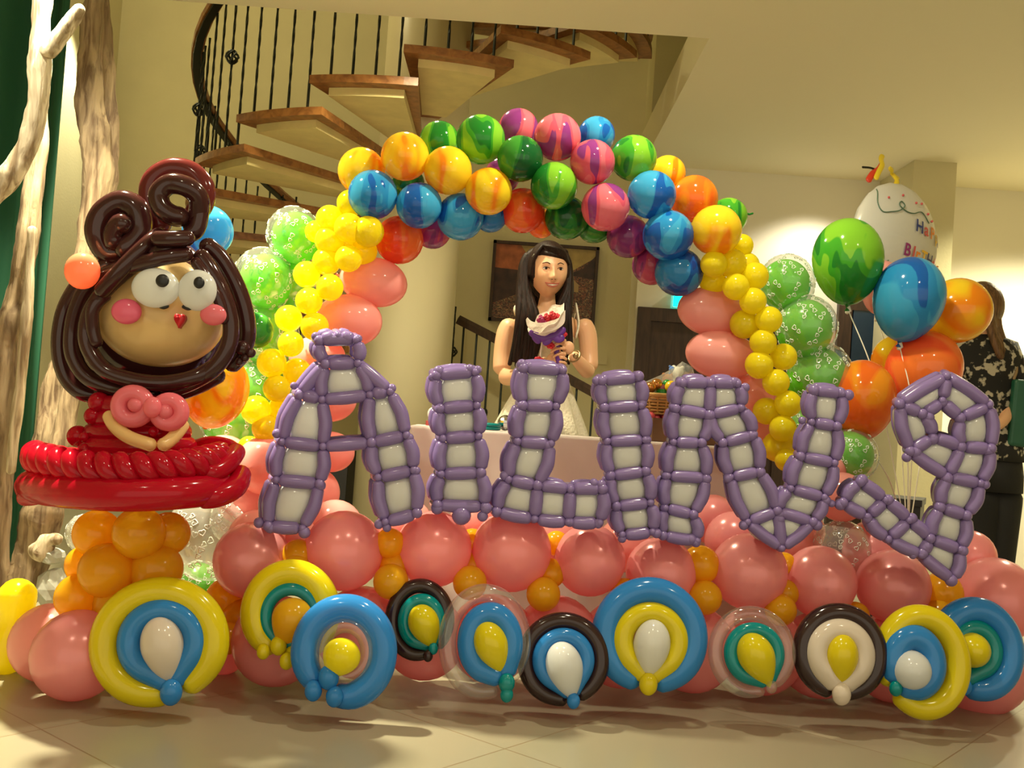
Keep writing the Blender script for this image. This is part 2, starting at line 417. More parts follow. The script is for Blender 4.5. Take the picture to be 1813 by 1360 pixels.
# spiral staircase
RS, STEP = 1.30, math.radians(19.8)
st = thing('spiral_staircase', 'spiral staircase of wedge treads round the cream column, brown handrail', 'staircase', (CX, CY, 0))
def sp(phi, r, z): return Vector((CX + r * math.sin(phi), CY - r * math.cos(phi), z))
def tz(phi):
    k = (phi - math.radians(-7.7)) / STEP
    z = 2.368 + k * .152
    if k < -5: z = 2.368 - 5 * .152 + (k + 5) * .205
    return z
def tread(phi):
    z = tz(phi); h = STEP / 2 + .03
    def wedge(mb, a0, a1, r0, r1, z0, z1, inset=0):
        n = 8; vs = []
        # radial sides parallel-inset
        for zz in (z0, z1):
            for i in range(n + 1):
                a = a0 + (a1 - a0) * i / n; vs.append(sp(a, r1, zz))
            for i in range(n + 1):
                a = a1 + (a0 - a1) * i / n; vs.append(sp(a, r0, zz))
        m_ = 2 * (n + 1); fs = [tuple(range(m_)), tuple(range(2 * m_ - 1, m_ - 1, -1))]
        for i in range(m_): fs.append((i, (i + 1) % m_, (i + 1) % m_ + m_, i + m_))
        mb.add(vs, fs)
    mb = MB(); wedge(mb, phi - h, phi + h, .24, RS, z - .038, z)
    t = mb.build('tread', M['wood'], st, smooth=False)
    mb = MB(); wedge(mb, phi - h + .052, phi + h - .052, .44, RS - .075, z - .078, z - .0385)
    mb.build('tread_underside', M['tread_under'], t, smooth=False)
    # spine of the underside
    for d in (-.375, -.125, .125, .375):
        ph = phi + d * STEP
        if ph < -3.3: continue
        
        z2 = z; p0 = sp(ph, RS - .03, z2 - .01 if abs(d) < .31 else z2)
        top = p0 + Vector((0, 0, .80))
        mb = MB(); N = 26; vs = []; fs = []
        for i in range(N + 1):
            zz = p0.z + .8 * i / N; tw = i * .55 if i > 3 else 0
            for j in range(4):
                an = tw + j * PI / 2; vs.append((p0.x + .0068 * math.cos(an), p0.y + .0068 * math.sin(an), zz))
        for i in range(N):
            for j in range(4): a = i * 4 + j; b2 = i * 4 + (j + 1) % 4; fs.append((a, b2, b2 + 4, a + 4))
        mb.add(vs, fs)
        if d == .125 and round(phi / STEP) % 2 == 0 or d == -.125 and round(phi / STEP) % 3 == 0:
            for zz in (.48,):
                for j in range(6):
                    pts = []
                    for i in range(7):
                        u = i / 6; an = j * PI / 3 + u * 2.2; rr = .026 * math.sin(PI * u) + .006
                        pts.append((p0.x + rr * math.cos(an), p0.y + rr * math.sin(an), p0.z + zz + (u - .5) * .07))
                    mb.tube(pts, .006, 5)
        mb.build('baluster', M['iron'], st, smooth=False)
for k in range(-11, 6): tread(math.radians(-7.7) + k * STEP)
pts = [sp(math.radians(a), RS + .0, tz(math.radians(a)) + .83) for a in range(-172, 95, 6)]
def rail(pts, name, mat, hw, hh, parent):
    mb = MB(); N = len(pts); vs = []; fs = []
    for i, p in enumerate(pts):
        t = (pts[min(N - 1, i + 1)] - pts[max(0, i - 1)]).normalized(); s_ = t.cross(Vector((0, 0, 1))).normalized(); u = s_.cross(t)
        for (a, b2) in ((-1, -1), (-1.1, .2), (-.6, 1), (.6, 1), (1.1, .2), (1, -1)): vs.append(p + s_ * a * hw + u * b2 * hh)
    for i in range(N - 1):
        for j in range(6): a = i * 6 + j; b2 = i * 6 + (j + 1) % 6; fs.append((a, b2, b2 + 6, a + 6))
    fs += [tuple(range(5, -1, -1)), tuple(range((N - 1) * 6, N * 6))]
    mb.add(vs, fs); return mb.build(name, mat, parent, smooth=False)
rail(pts, 'handrail', M['wood'], .03, .024, st)
rail([p - Vector((0, 0, .03)) for p in pts], 'rail_bar', M['iron'], .02, .008, st)
# lower flight: rail that drops to the right behind the woman
lowp = [P(812, 566, 6.75), P(880, 601, 6.7), P(960, 645, 6.62), P(1060, 700, 6.55), P(1105, 728, 6.5)]
lf = thing('stair_railing', 'brown sloping handrail with thin black uprights behind the woman', 'railing', (lowp[0].x, 6.7, 0))
rail(lowp, 'handrail', M['darkwood'], .03, .03, lf)
for i, px in enumerate((822, 845, 868, 893, 918, 945, 972, 1000, 1022, 1050, 1066, 1090)):
    f = (px - 812) / 293; Y = 6.75 - .25 * f; k = min(3, [j for j in range(4) if px >= (812, 880, 960, 1060)[j]][-1])
    x0 = (812, 880, 960, 1060, 1105)[k]; x1 = (812, 880, 960, 1060, 1105)[k + 1]; p = lowp[k].lerp(lowp[k + 1], (px - x0) / (x1 - x0))
    mb = MB(); mb.tube([(p.x, p.y, .0), (p.x, p.y, p.z - .02)], .008, 6)
    if i % 2 == 0: mb.ball((p.x, p.y, p.z - .5), (.02, .02, .03), n=8, k=6)
    mb.build('baluster', M['iron'], lf)

# framed picture
pc = [P(875, 423, 7.36), P(1062, 440, 7.36), P(1051, 582, 7.36), P(864, 565, 7.36)]
c0 = (pc[0] + pc[2]) / 2; wv = (pc[1] - pc[0]).length; hv = (pc[0] - pc[3]).length
pic = thing('framed_picture', 'dark framed painting of village roofs on the wall behind the woman', 'picture', (c0.x, 7.4, c0.z - hv / 2))
mb = MB(); W2, H2, t = wv / 2, hv / 2, .022
for (a, b2) in (((-W2, -H2), (W2, -H2 + t)), ((-W2, H2 - t), (W2, H2)), ((-W2, -H2), (-W2 + t, H2)), ((W2 - t, -H2), (W2, H2))):
    mb.box((c0.x + a[0], 7.35, c0.z + a[1]), (c0.x + b2[0], 7.4, c0.z + b2[1]))
mb.build('frame', M['darkwood'], pic, smooth=False)
def paint_mat():
    m, nt, b = newmat('mottled_oil_paint'); b.inputs['Roughness'].default_value = .35
    tc = nt.nodes.new('ShaderNodeTexCoord'); v = nt.nodes.new('ShaderNodeTexVoronoi'); v.inputs['Scale'].default_value = 22
    mp = nt.nodes.new('ShaderNodeMapping'); mp.inputs['Scale'].default_value = (1, 1, 1.5); nt.links.new(tc.outputs['Object'], mp.inputs[0])
    n = nt.nodes.new('ShaderNodeTexNoise'); n.inputs['Scale'].default_value = 14; nt.links.new(mp.outputs[0], n.inputs[0])
    ad = nt.nodes.new('ShaderNodeVectorMath'); nt.links.new(mp.outputs[0], ad.inputs[0]); nt.links.new(n.outputs['Color'], ad.inputs[1]); nt.links.new(ad.outputs[0], v.inputs['Vector'])
    sp_ = nt.nodes.new('ShaderNodeSeparateColor'); nt.links.new(v.outputs['Color'], sp_.inputs[0])
    r = nt.nodes.new('ShaderNodeValToRGB'); nt.links.new(sp_.outputs[0], r.inputs[0]); e = r.color_ramp.elements
    cs = [(0, (.02, .012, .01)), (.3, (.07, .03, .02)), (.5, (.22, .06, .03)), (.66, (.10, .08, .05)), (.8, (.35, .20, .08)), (.93, (.30, .08, .04)), (1, (.5, .38, .18))]
    while len(e) < len(cs): e.new(.5)
    for i, (p_, c_) in enumerate(cs): e[i].position = p_; e[i].color = (*c_, 1)
    nt.links.new(r.outputs[0], b.inputs['Base Color']); return m
mb = MB(); mb.box((c0.x - W2 + t, 7.375, c0.z - H2 + t), (c0.x + W2 - t, 7.4, c0.z + H2 - t), 0)
def poly(mb, uv, mi, y):
    mb.add([(c0.x + (u - .5) * 2 * (W2 - t), y, c0.z + (v - .5) * 2 * (H2 - t)) for u, v in uv], [tuple(range(len(uv)))], mi)
poly(mb, [(.25, 1), (1, 1), (1, .9), (.75, .68), (.6, .62), (.4, .7)], 1, 7.374)
poly(mb, [(0, 1), (.25, 1), (.38, .75), (.3, .66), (0, .68)], 2, 7.3735)
poly(mb, [(1, .92), (1, .6), (.88, .62), (.72, .64), (.88, .74)], 3, 7.3732)
poly(mb, [(.0, .68), (.3, .66), (.26, .35), (.0, .2)], 3, 7.3735)
poly(mb, [(.72, .42), (.72, .52), (.78, .6), (.85, .52), (.85, .42)], 4, 7.373)
poly(mb, [(.55, .0), (.62, .4), (.7, .4), (.85, .0)], 5, 7.3728)
mb.build('canvas', [paint_mat(), plain('ochre_paint', (.42, .30, .10), .4, vary=.25, vscale=12), plain('orange_paint', (.42, .12, .04), .4, vary=.3, vscale=16), plain('umber_paint', (.05, .02, .015), .4, vary=.5, vscale=18),
                    plain('sand_paint', (.42, .28, .12), .4), plain('grey_paint', (.20, .17, .11), .4, vary=.3, vscale=20)], pic, smooth=False)

# dark green cloth hanging at the far left
XG0, XG1 = -3.0, P(109, 330, 4.2).x
mb = MB(); vs = []; fs = []; N = 60
for i in range(N + 1):
    x = XG0 + (XG1 - XG0) * i / N
    for z in (0.0, ZC): vs.append((x, 4.2 + .05 * math.sin(x * 21) + .02 * math.sin(x * 47), z))
for i in range(N): fs.append((2 * i, 2 * i + 1, 2 * i + 3, 2 * i + 2))
mb.add(vs, fs)
o = mb.build('curtain', M['green_cloth']); sm = o.modifiers.new('thick', 'SOLIDIFY'); sm.thickness = .01
tag(o, 'dark green hanging cloth behind the driftwood at the far left', 'curtain')

# ---------------------------------------------------------------- driftwood
def wobble(s, a):
    def f(p): return a * (noise.noise(Vector(p) * s) * 1.0 + .5 * noise.noise(Vector(p) * s * 3.1)) + .10 * math.sin(noise.noise(Vector((p.x * 6, p.y * 6, p.z * .8))) * 18)
    return f
def limb(mb, pix, Y, n=18, a=.25):
    pts = []; rr = []
    for q in pix:
        yy = Y + (q[3] if len(q) > 3 else 0); pts.append(P(q[0], q[1], yy)); rr.append(S(q[2], yy))
    sp_ = spline(pts, 8); k = len(rr) - 1
    def rad(t):
        u = max(0, min(k - 1e-6, t * k)); i = int(u); return rr[i] + (rr[i + 1] - rr[i]) * (u - i)
    mb.tube(sp_, rad, n, wob=wobble(9, a))
dw = thing('driftwood', 'bleached forked driftwood limb at the left edge, brightly lit at the top', 'driftwood', tuple(P(40, 1130, 3.35)))
mb = MB(); limb(mb, [(76, -20, 17), (72, 60, 17), (70, 130, 20), (66, 190, 17), (46, 260, 19), (12, 320, 18), (-25, 365, 16)], 3.3); mb.build('main_limb', M['drift'], dw)
mb = MB(); limb(mb, [(76, 100, 15), (95, 78, 16), (120, 46, 14), (138, 20, 13), (145, 8, 10)], 3.27); mb.build('side_limb', M['drift'], dw)
dw = thing('driftwood', 'brown driftwood trunk rising beside the left edge in front of the green cloth', 'driftwood', tuple(P(12, 1060, 3.45)))
mb = MB(); limb(mb, [(76, 150, 10), (72, 230, 14), (60, 330, 18), (46, 430, 20), (30, 530, 24), (14, 640, 24), (8, 760, 18), (2, 900, 15), (0, 1080, 20)], 3.45); mb.build('trunk', M['drift_dark'], dw)
mb = MB(); limb(mb, [(58, 400, 8), (50, 520, 9), (44, 600, 9), (34, 700, 9), (18, 840, 8)], 3.40); mb.build('side_limb', M['drift'], dw)
dw = thing('driftwood', 'tall grey split driftwood trunk between the cream wall and the doll', 'driftwood', tuple(P(60, 1040, 4.0)))
mb = MB(); limb(mb, [(172, -20, 18), (160, 50, 20), (158, 130, 24), (165, 220, 27), (172, 300, 25), (162, 400, 20), (150, 480, 20), (140, 560, 22), (118, 640, 26), (96, 730, 28), (80, 830, 26), (60, 930, 22), (45, 1060, 26)], 4.02); mb.build('trunk', M['drift_dark'], dw)
mb = MB(); limb(mb, [(178, -20, 14), (186, 60, 14), (190, 140, 15), (196, 230, 16), (190, 320, 18), (176, 400, 14)], 4.06); mb.build('side_limb', M['drift_dark'], dw)
mb = MB(); limb(mb, [(150, 560, 14), (134, 660, 16), (118, 740, 18), (98, 830, 18), (92, 900, 16)], 3.9); mb.build('side_limb', M['drift_dark'], dw)
dw = thing('driftwood', 'thick brown driftwood root with a pale knot, low behind the yellow balloon column', 'driftwood', tuple(P(60, 1120, 3.5)))
mb = MB(); limb(mb, [(20, 1080, 34), (50, 1010, 34), (66, 940, 32), (86, 880, 24), (90, 800, 18)], 3.5, a=.35); mb.build('trunk', M['drift_dark'], dw)
mb = MB(); limb(mb, [(60, 990, 22), (84, 960, 20), (98, 955, 14), (108, 962, 8)], 3.42); mb.build('knot_stub', M['drift'], dw)
# pale stones at the foot of the driftwood
for i, (px, py, rx, rz, lab) in enumerate(((92, 1040, 24, 34, 'grey angular stone propped at the driftwood foot'), (122, 1075, 20, 26, 'pale angular stone beside the golden balloon column'), (95, 985, 18, 16, 'grey stone resting highest against the driftwood root'))):
    Y = 3.45; mb = MB(); c = P(px, py, Y)
    mb.ball((0, 0, 0), (S(rx, Y), .06, S(rz, Y)), n=9, k=6, f=lambda v, i=i: v * (1 + .35 * noise.noise(v * 1.7 + Vector((i * 5, 0, 0)))))
    o = mb.build('stone', M['drift'] if i == 1 else plain('grey_stone', (.40, .40, .34), .8, bump=.3), smooth=False); o.location = c
    tag(o, lab, 'stone', 'stones at the foot of the driftwood')

# ================================================================ balloon arch
G = 'marbled balloons on the arch'
YA = {'f': 3.38, 'm': 3.44, 'b': 3.51, 'bb': 3.58}
arch = [
 (660,345,44,'m_blue','f','sky blue marbled balloon at the left end of the arch top'),
 (742,364,41,'m_blue','f','blue marbled balloon with dark blue patch, second from left in the lower front'),
 (815,384,42,'m_blue','m','blue marbled balloon hanging lowest left of the picture frame'),
 (868,382,30,'m_dblue','b','mostly hidden dark blue balloon under the fourth yellow one'),
 (640,303,42,'m_yel','m','yellow marbled balloon, leftmost of the arch top, behind the sky blue one'),
 (717,277,43,'m_yel','f','large yellow-orange marbled balloon, highest of the four yellow ones'),
 (793,302,43,'m_yel','f','yellow balloon with an orange swirl, third of the yellow ones from left'),
 (865,339,42,'m_yel','f','yellow balloon with a vertical orange stripe, rightmost of the yellow ones'),
 (778,250,36,'m_green','bb','leaf green marbled balloon behind, above the third yellow one'),
 (851,247,44,'m_green','m','big green striped balloon at the crest of the arch'),
 (921,281,41,'m_dgreen','f','deep green marbled balloon right of the crest'),
 (981,329,42,'m_green','f','bright green balloon with dark diagonal bands over the gap of the arch'),
 (918,228,36,'m_pink','bb','pink balloon with purple bands, hindmost at the crest'),
 (987,243,42,'m_pink','m','big pink balloon with a purple wedge at the crest'),
 (1049,287,40,'m_pink','f','rose pink balloon below the blue striped one'),
 (1072,367,43,'m_pink','f','pink balloon with a slanting purple stripe, lowest of the pink ones'),
 (1056,239,33,'m_blue','bb','blue balloon with dark vertical stripes at the back of the crest'),
 (1122,280,41,'m_green','m','tall green balloon right of the rose pink one'),
 (1154,345,43,'m_blue','f','blue balloon with thin dark veins on the right shoulder of the arch'),
 (1182,307,32,'m_yel','bb','yellow-orange balloon peeking out behind the right shoulder'),
 (1229,352,42,'m_orange','b','plain orange balloon on the right shoulder of the arch'),
 (1183,417,45,'m_blue','f','blue balloon with broad dark swirls on the right limb of the arch'),
 (1268,408,45,'m_yel','f','yellow and orange swirled balloon at the right end of the arch top'),
 (1290,383,33,'m_green','bb','green balloon peeking out at the far right of the arch top'),
 (1202,482,43,'m_dblue','m','deep blue swirled balloon, lowest of the right limb'),
 (1112,419,38,'m_purple','b','purple balloon left of the swirled blue one'),
 (1154,470,35,'m_purple','bb','wine red balloon, half hidden beside the deep blue one'),
 (1003,386,39,'m_dgreen','b','dark green balloon hanging over the picture frame'),
 (1052,398,33,'m_dgreen','bb','dark green balloon, mostly hidden under the pink striped one'),
 (925,373,40,'m_red','b','red-orange balloon under the deep green one'),
 (958,396,26,'m_orange','bb','orange balloon half hidden beside the red-orange one at the underside'),
 (707,425,43,'m_red','b','red-orange balloon at the top of the left limb, over the salmon ones'),
 (766,408,33,'m_purple','bb','purple balloon half hidden above the column'),
 (722,325,30,'m_dgreen','bb','dark green balloon glimpsed between the yellow and blue ones'),
 (890,310,32,'m_purple','bb','dark red balloon glimpsed in the middle of the crest'),
]
for (x, y, r, m, l, lab) in arch:
    a = math.atan2(y - 640, x - 950); balloon(x, y, r, m, lab, G, YA[l], tail=(-.15, 1, .1), long=1.08)

# small yellow balloons down both limbs
GL = 'small yellow balloons on the left limb of the arch'; GR = 'small yellow balloons on the right limb of the arch'
left = [(620,360,24,0),(584,388,25,0),(618,404,27,-1),(584,426,27,0),(652,410,28,-1),(578,463,25,0),(617,458,24,-1),(643,445,25,1),(543,486,24,0),(584,509,24,-1),(547,533,24,-1),
        (511,564,24,0),(557,578,25,-1),(515,609,23,-1),(481,643,26,-1),(526,659,25,0),(490,688,24,-1),(453,726,26,-1),(497,725,23,0),(470,758,24,-1),(441,792,20,0),(610,430,26,1),(560,410,20,2)]
right = [(1313,435,21,1),(1264,468,24,-1),(1296,466,26,0),(1322,470,23,1),(1336,489,25,0),(1262,498,24,1),(1303,508,24,-1),(1333,533,24,-1),(1361,566,24,-1),(1318,574,26,0),(1351,606,24,-1),
         (1387,632,24,0),(1344,646,25,-1),(1374,677,24,-1),(1395,715,24,-1),(1357,728,24,0),(1386,759,24,-1),(1376,791,27,0),(1392,815,20,-1),(1404,790,18,1),(1290,440,22,2)]
side = lambda lst, i: 'outer' if i % 2 else 'inner'
def chain(lst, G, limb_, flip):
    order = sorted(range(len(lst)), key=lambda i: lst[i][1])
    words = ['topmost', 'second', 'third', 'fourth', 'fifth', 'sixth', 'seventh', 'eighth', 'ninth', 'tenth', 'eleventh', 'twelfth', 'thirteenth', 'fourteenth', 'fifteenth', 'sixteenth', 'seventeenth', 'eighteenth', 'nineteenth', 'twentieth', 'twenty-first', 'second lowest', 'lowest']
    for k, i in enumerate(order):
        x, y, r, dd = lst[i]
        wd = words[k] if k < len(lst) - 2 else words[21 + k - (len(lst) - 2)]
        lab = 'small yellow balloon, %s the arch\'s %s string' % (wd + ' of' if wd in ('topmost', 'lowest', 'second lowest') else wd + ' from the top of', limb_)
        balloon(x, y, r, 'yellow', lab, G, 3.42 + .05 * dd, tail=(.05, 1, .1), long=1.05)
chain(left, GL, 'left', 1); chain(right, GR, 'right', -1)

# salmon balloons on the inside of both limbs
GS = 'salmon pink balloons inside the arch limbs'
sal = [(665,500,44,58,(-1,.25,.15),3.52,'long salmon pink balloon, topmost inside the left limb'),
 (622,567,46,56,(-1,.25,.1),3.50,'long salmon pink balloon, second from the top inside the left limb'),
 (565,632,38,48,(-1,.3,0),3.56,'salmon pink balloon above the letter A, mostly behind small yellow ones'),
 (585,705,42,48,(-1,.3,0),3.56,'salmon pink balloon seen through the top opening of the letter A'),
 (585,800,36,44,(-1,.3,0),3.55,'salmon pink balloon seen under the crossbar of the letter A'),
 (552,872,46,50,(-1,.3,0),3.55,'salmon pink balloon seen between the feet of the letter A'),
 (1257,552,43,60,(1,.25,-.1),3.50,'long salmon pink balloon, topmost inside the right limb'),
 (1275,628,43,64,(1,.25,-.05),3.48,'long salmon pink balloon touching the top of the letter N'),
 (1325,705,42,52,(1,.3,0),3.55,'salmon pink balloon right of the letter N top'),
 (1345,775,36,50,(1,.3,0),3.56,'salmon pink balloon between the letter N uprights, low'),
 (468,825,52,54,(.2,1,0),3.38,'pale pink balloon between the red skirt and the letter A'),
 (430,880,48,50,(.2,1,0),3.42,'pink balloon under the right end of the red skirt'),
 (395,818,48,50,(.2,1,0),3.5,'pink balloon rising above the right end of the red skirt'),
 (1490,880,44,46,(.2,1,0),3.5,'salmon balloon between the letter N and the numeral'),
 (1462,830,36,36,(.2,1,0),3.56,'salmon balloon behind the right stroke of the letter N')]
for (x, y, b_, a_, t, Y, lab) in sal: balloon(x, y, b_, 'salmon', lab, GS, Y, 'egg', t, a_ / b_)

# clear heart-print balloons with a green one inside
def double(px, py, r, ir, ox, oy, Y, lab, inner='green', outer='clear', tail=(.2, .6, -.8), group='heart-print balloons with green ones inside'):
    c = P(px, py, Y); th = thing('heart_print_balloon', lab, 'balloon', tuple(c), group)
    o = bpy.data.objects.new('outer_balloon', HS[outer]); C.objects.link(o); orient(o, c, tail, S(r, Y) * 1.05, S(r, Y)); put(o, th); o['label'] = 'clear skin printed with white hearts'
    if inner:
        i = bpy.data.objects.new('inner_balloon', bmesh_for('round', inner)); C.objects.link(i)
        ir = min(r * .93, ir + 3); orient(i, P(px + ox * .7, py + oy * .7, Y), tail, S(ir, Y) * 1.04, S(ir, Y)); put(i, th); i['label'] = inner + ' balloon inside the clear one'
for a in [(520,415,48,40,6,7,3.62,'green heart-print balloon, topmost left of the arch'),
          (466,492,52,43,7,7,3.62,'green heart-print balloon beside the doll hair, second from the top on the left'),
          (516,500,44,38,0,3,3.72,'green heart-print balloon tucked behind the small yellow string on the left'),
          (470,590,58,48,5,5,3.68,'green heart-print balloon right of the doll cheek'),
          (462,690,58,50,0,5,3.72,'green heart-print balloon behind the yellow string, level with the pink bow'),
          (412,745,56,48,0,5,3.70,'green heart-print balloon just above the right end of the skirt'),
          (1393,500,49,41,-4,6,3.62,'green heart-print balloon, topmost right of the arch'),
          (1428,578,54,47,-5,4,3.60,'green heart-print balloon, second from the top on the right'),
          (1452,665,58,50,-8,5,3.64,'green heart-print balloon behind the orange balloon on the right'),
          (1452,755,52,46,-6,4,3.68,'green heart-print balloon behind the right stroke of the letter N'),
          (1508,806,46,39,-6,0,3.58,'green heart-print balloon, lowest right of the arch')]:
    double(*a)
double(366, 950, 72, 0, 0, 0, 3.3, 'colourless milky heart-print balloon under the right end of the red skirt', None, 'clear_milky', group='colourless heart-print balloons')
double(420, 920, 46, 0, 0, 0, 3.42, 'colourless heart-print balloon behind the first big pink balloon', None, 'clear_milky', group='colourless heart-print balloons')
double(152, 945, 34, 0, 0, 0, 3.25, 'colourless balloon peeking out left of the golden column', None, 'clear_milky', group='colourless heart-print balloons')
double(1490, 975, 52, 0, 0, 0, 3.5, 'colourless heart-print balloon between letter N and the numeral', None, 'clear_milky', group='colourless heart-print balloons')
double(350, 1040, 46, 40, 0, 0, 3.4, 'green heart-print balloon low behind the golden column')
balloon(452, 585, 32, 'm_dgreen', 'dark green balloon half hidden behind the doll hair', 'loose balloons round the doll', 3.3)
# two big marbled balloons behind the doll
balloon(368, 408, 44, 'm_blue', 'big blue marbled balloon behind the doll topknot', 'loose balloons round the doll', 3.2, long=1.1)
balloon(382, 690, 58, 'm_yel', 'big orange marbled balloon behind the doll shoulder', 'loose balloons round the doll', 3.15, tail=(-.3, .5, -.8), long=1.2)

# ---------------------------------------------------------------- bunch of helium balloons at the right
tie = P(1607, 960, 3.75)
bunch = [(1501,457,62,'m_green',3.70,(.1,.15,-1),1.14,'green balloon with a dark stripe, at the left of the floating bunch'),
 (1610,524,62,'m_blue',3.66,(-.1,.15,-1),1.12,'blue balloon in the middle of the floating bunch'),
 (1697,549,57,'m_yel',3.82,(-.8,.2,-.6),1.0,'yellow-orange balloon at the right of the floating bunch'),
 (1527,702,58,'m_orange',3.60,(.1,.1,-1),1.12,'orange balloon at the bottom left of the floating bunch'),
 (1637,650,64,'m_red',3.74,(-.6,.2,-.8),1.03,'red-orange balloon above the numeral'),
 (1585,640,42,'m_yel',3.86,(0,.2,-1),1.1,'yellow balloon half hidden between the blue and red-orange ones'),
 (1560,505,34,'salmon',3.9,(0,.3,-1),1.3,'pale balloon half hidden behind the green and blue ones')]
for (x, y, r, m, Y, t, lg, lab) in bunch:
    c = P(x, y, Y); mat = 'm_yel' if False else m
    th = thing('helium_balloon', lab, 'balloon', tuple(c), 'balloons of the floating bunch')
    o = bpy.data.objects.new('balloon_skin', bmesh_for('egg', m)); C.objects.link(o); orient(o, c, t, S(r, Y) * lg, S(r, Y)); put(o, th)
    e = c + Vector(t).normalized() * S(r, Y) * lg * 1.25
    mb = MB(); mb.tube([e + Vector((0, 0, .012)), e + Vector((.008, 0, -.01)), e + Vector((-.006, 0, -.02))], .008, 8); mb.build('tied_knot', M['ribbon'], th)
    mid = e.lerp(tie, .5) + Vector((.02, -.03, 0))
    mb = MB(); mb.tube(spline([e, e.lerp(tie, .25) + Vector((.01, -.06, 0)), mid, tie], 8), .0022, 5); mb.build('ribbon', M['ribbon'], th)

# foil balloon
Y = 4.0; c = P(1584, 432, Y); R_ = S(108, Y)
fo = thing('foil_balloon', 'white foil balloon printed Happy Birthday above the bunch', 'balloon', tuple(c))
yaw = math.radians(31); Rz = Matrix.Translation(c) @ Matrix.Rotation(yaw, 4, 'Z') @ Matrix.Rotation(math.radians(8), 4, 'Y')
def pil(r): return .36 * R_ * (max(0, 1 - r ** 2.3)) ** .62
mb = MB(); n = 56; rings = [0.001, .15, .3, .45, .6, .72, .82, .9, .95, .98, 1.0]
vs = []; fs = []
for sgn in (-1, 1):
    for r in rings:
        for j in range(n):
            a = 2 * PI * j / n; k = 1 - .010 * (math.sin(a * 22)) * r ** 4
            vs.append(Rz @ Vector((r * k * R_ * math.cos(a), sgn * pil(r) * (1 + .05 * math.sin(a * 22) * r * r), r * k * R_ * math.sin(a))))
for s_ in (0, 1):
    o_ = s_ * len(rings) * n
    for i in range(len(rings) - 1):
        for j in range(n): a = o_ + i * n + j; b_ = o_ + i * n + (j + 1) % n; fs.append((a, b_, b_ + n, a + n))
mb.add(vs, fs)
mb.build('foil_skin', latex('white_foil', (.80, .80, .76), .15, .14, .25), fo)
cols = {'n': plain('navy_ink', (.03, .05, .22), .4), 'r': plain('rose_ink', (.62, .10, .10), .4), 'o': plain('orange_ink', (.8, .25, .03), .4), 'v': plain('violet_ink', (.28, .03, .18), .4), 'y': plain('yellow_ink', (.8, .5, .05), .4), 'g': plain('green_ink', (.08, .16, .10), .4)}
def glyph(ch, u, v, size, col):
    tcu = bpy.data.curves.new('glyph', 'FONT'); tcu.body = ch; tcu.size = size; tcu.offset = .0016
    to = bpy.data.objects.new('glyph', tcu); C.objects.link(to); dg = bpy.context.evaluated_depsgraph_get()
    me = bpy.data.meshes.new_from_object(to.evaluated_get(dg)); bpy.data.objects.remove(to)
    bm = bmesh.new(); bm.from_mesh(me); bmesh.ops.triangulate(bm, faces=bm.faces[:]); bmesh.ops.subdivide_edges(bm, edges=bm.edges[:], cuts=2)
    for vv in bm.verts:
        x, z = u + vv.co.x, v + vv.co.y; r = min(.999, math.hypot(x, z) / R_)
        vv.co = Rz @ Vector((x, -pil(r) * 1.02 - .003, z))
    bm.to_mesh(me); bm.free(); me.name = 'printed_letter'; me.materials.clear(); me.materials.append(cols[col])
    o = bpy.data.objects.new('printed_letter', me); C.objects.link(o); put(o, fo); return o
x = .0
for ch, cc, du in zip('HaPpY', 'nroyv', (.055, .046, .046, .046, .04)):
    glyph(ch, x, .045, .068, cc); x += du
x = -.045
for ch, cc, du in zip('BIrTHdaY', 'vroynrvo', (.047, .02, .034, .040, .048, .042, .040, .04)):
    glyph(ch, x, -.062, .066, cc); x += du
def on_foil(u, v): r = min(.999, math.hypot(u, v) / R_); return Rz @ Vector((u, -pil(r) - .003, v))
mb = MB(); q = [(-.16, .17), (-.175, .11), (-.16, .075), (-.12, .085), (-.085, .10), (-.06, .125), (-.075, .14), (-.085, .12), (-.05, .105), (-.01, .11), (.04, .13), (.09, .10)]
mb.tube([on_foil(a, b_) for a, b_ in spline([Vector((a, b_, 0)) for a, b_ in q], 4) for a, b_ in [(a, b_)]] if False else [on_foil(p.x, p.y) for p in spline([Vector((a, b_, 0)) for a, b_ in q], 5)], .0022, 5)
mb.build('printed_swirl', cols['g'], fo)
mb = MB(); q = [(-.10, -.10), (-.12, -.12), (-.11, -.145), (-.08, -.13), (-.06, -.15), (-.03, -.14)]
mb.tube([on_foil(p.x, p.y) for p in spline([Vector((a, b_, 0)) for a, b_ in q], 5)], .0022, 5); mb.build('printed_swirl', cols['g'], fo)
mb = MB()
for (a, b_) in ((-.06, .17), (.01, .16), (.05, .17), (.09, .14), (-.13, .14), (.12, .12)): mb.ball(on_foil(a, b_), (.005, .005, .005), n=8, k=6)
mb.build('printed_dots', cols['r'], fo)
# curled foil ribbons sitting on top
bowp = thing('gift_bow', 'small red and yellow curled ribbon on top of the white foil balloon', 'bow', tuple(P(1555, 322, Y)), None)
mr = plain('red_ribbon', (.7, .05, .02), .3); my = plain('yellow_ribbon', (.85, .65, .03), .3)
for pts, m, r in (([(1536, 322), (1545, 308), (1556, 300), (1563, 290)], mr, 6), ([(1550, 318), (1556, 304), (1562, 292), (1560, 282), (1563, 274)], my, 5), ([(1584, 332), (1588, 320), (1580, 308), (1586, 312), (1590, 316)], my, 5), ([(1574, 296), (1580, 304), (1578, 298)], my, 4), ([(1526, 296), (1540, 297), (1550, 300)], M['iron'], 2)):
    mb = MB(); mb.tube(spline([P(a, b_, Y - .0 + .02 * i) for i, (a, b_) in enumerate(pts)], 5), S(r, Y), 8, flat=.5); mb.build('curl', m, bowp)
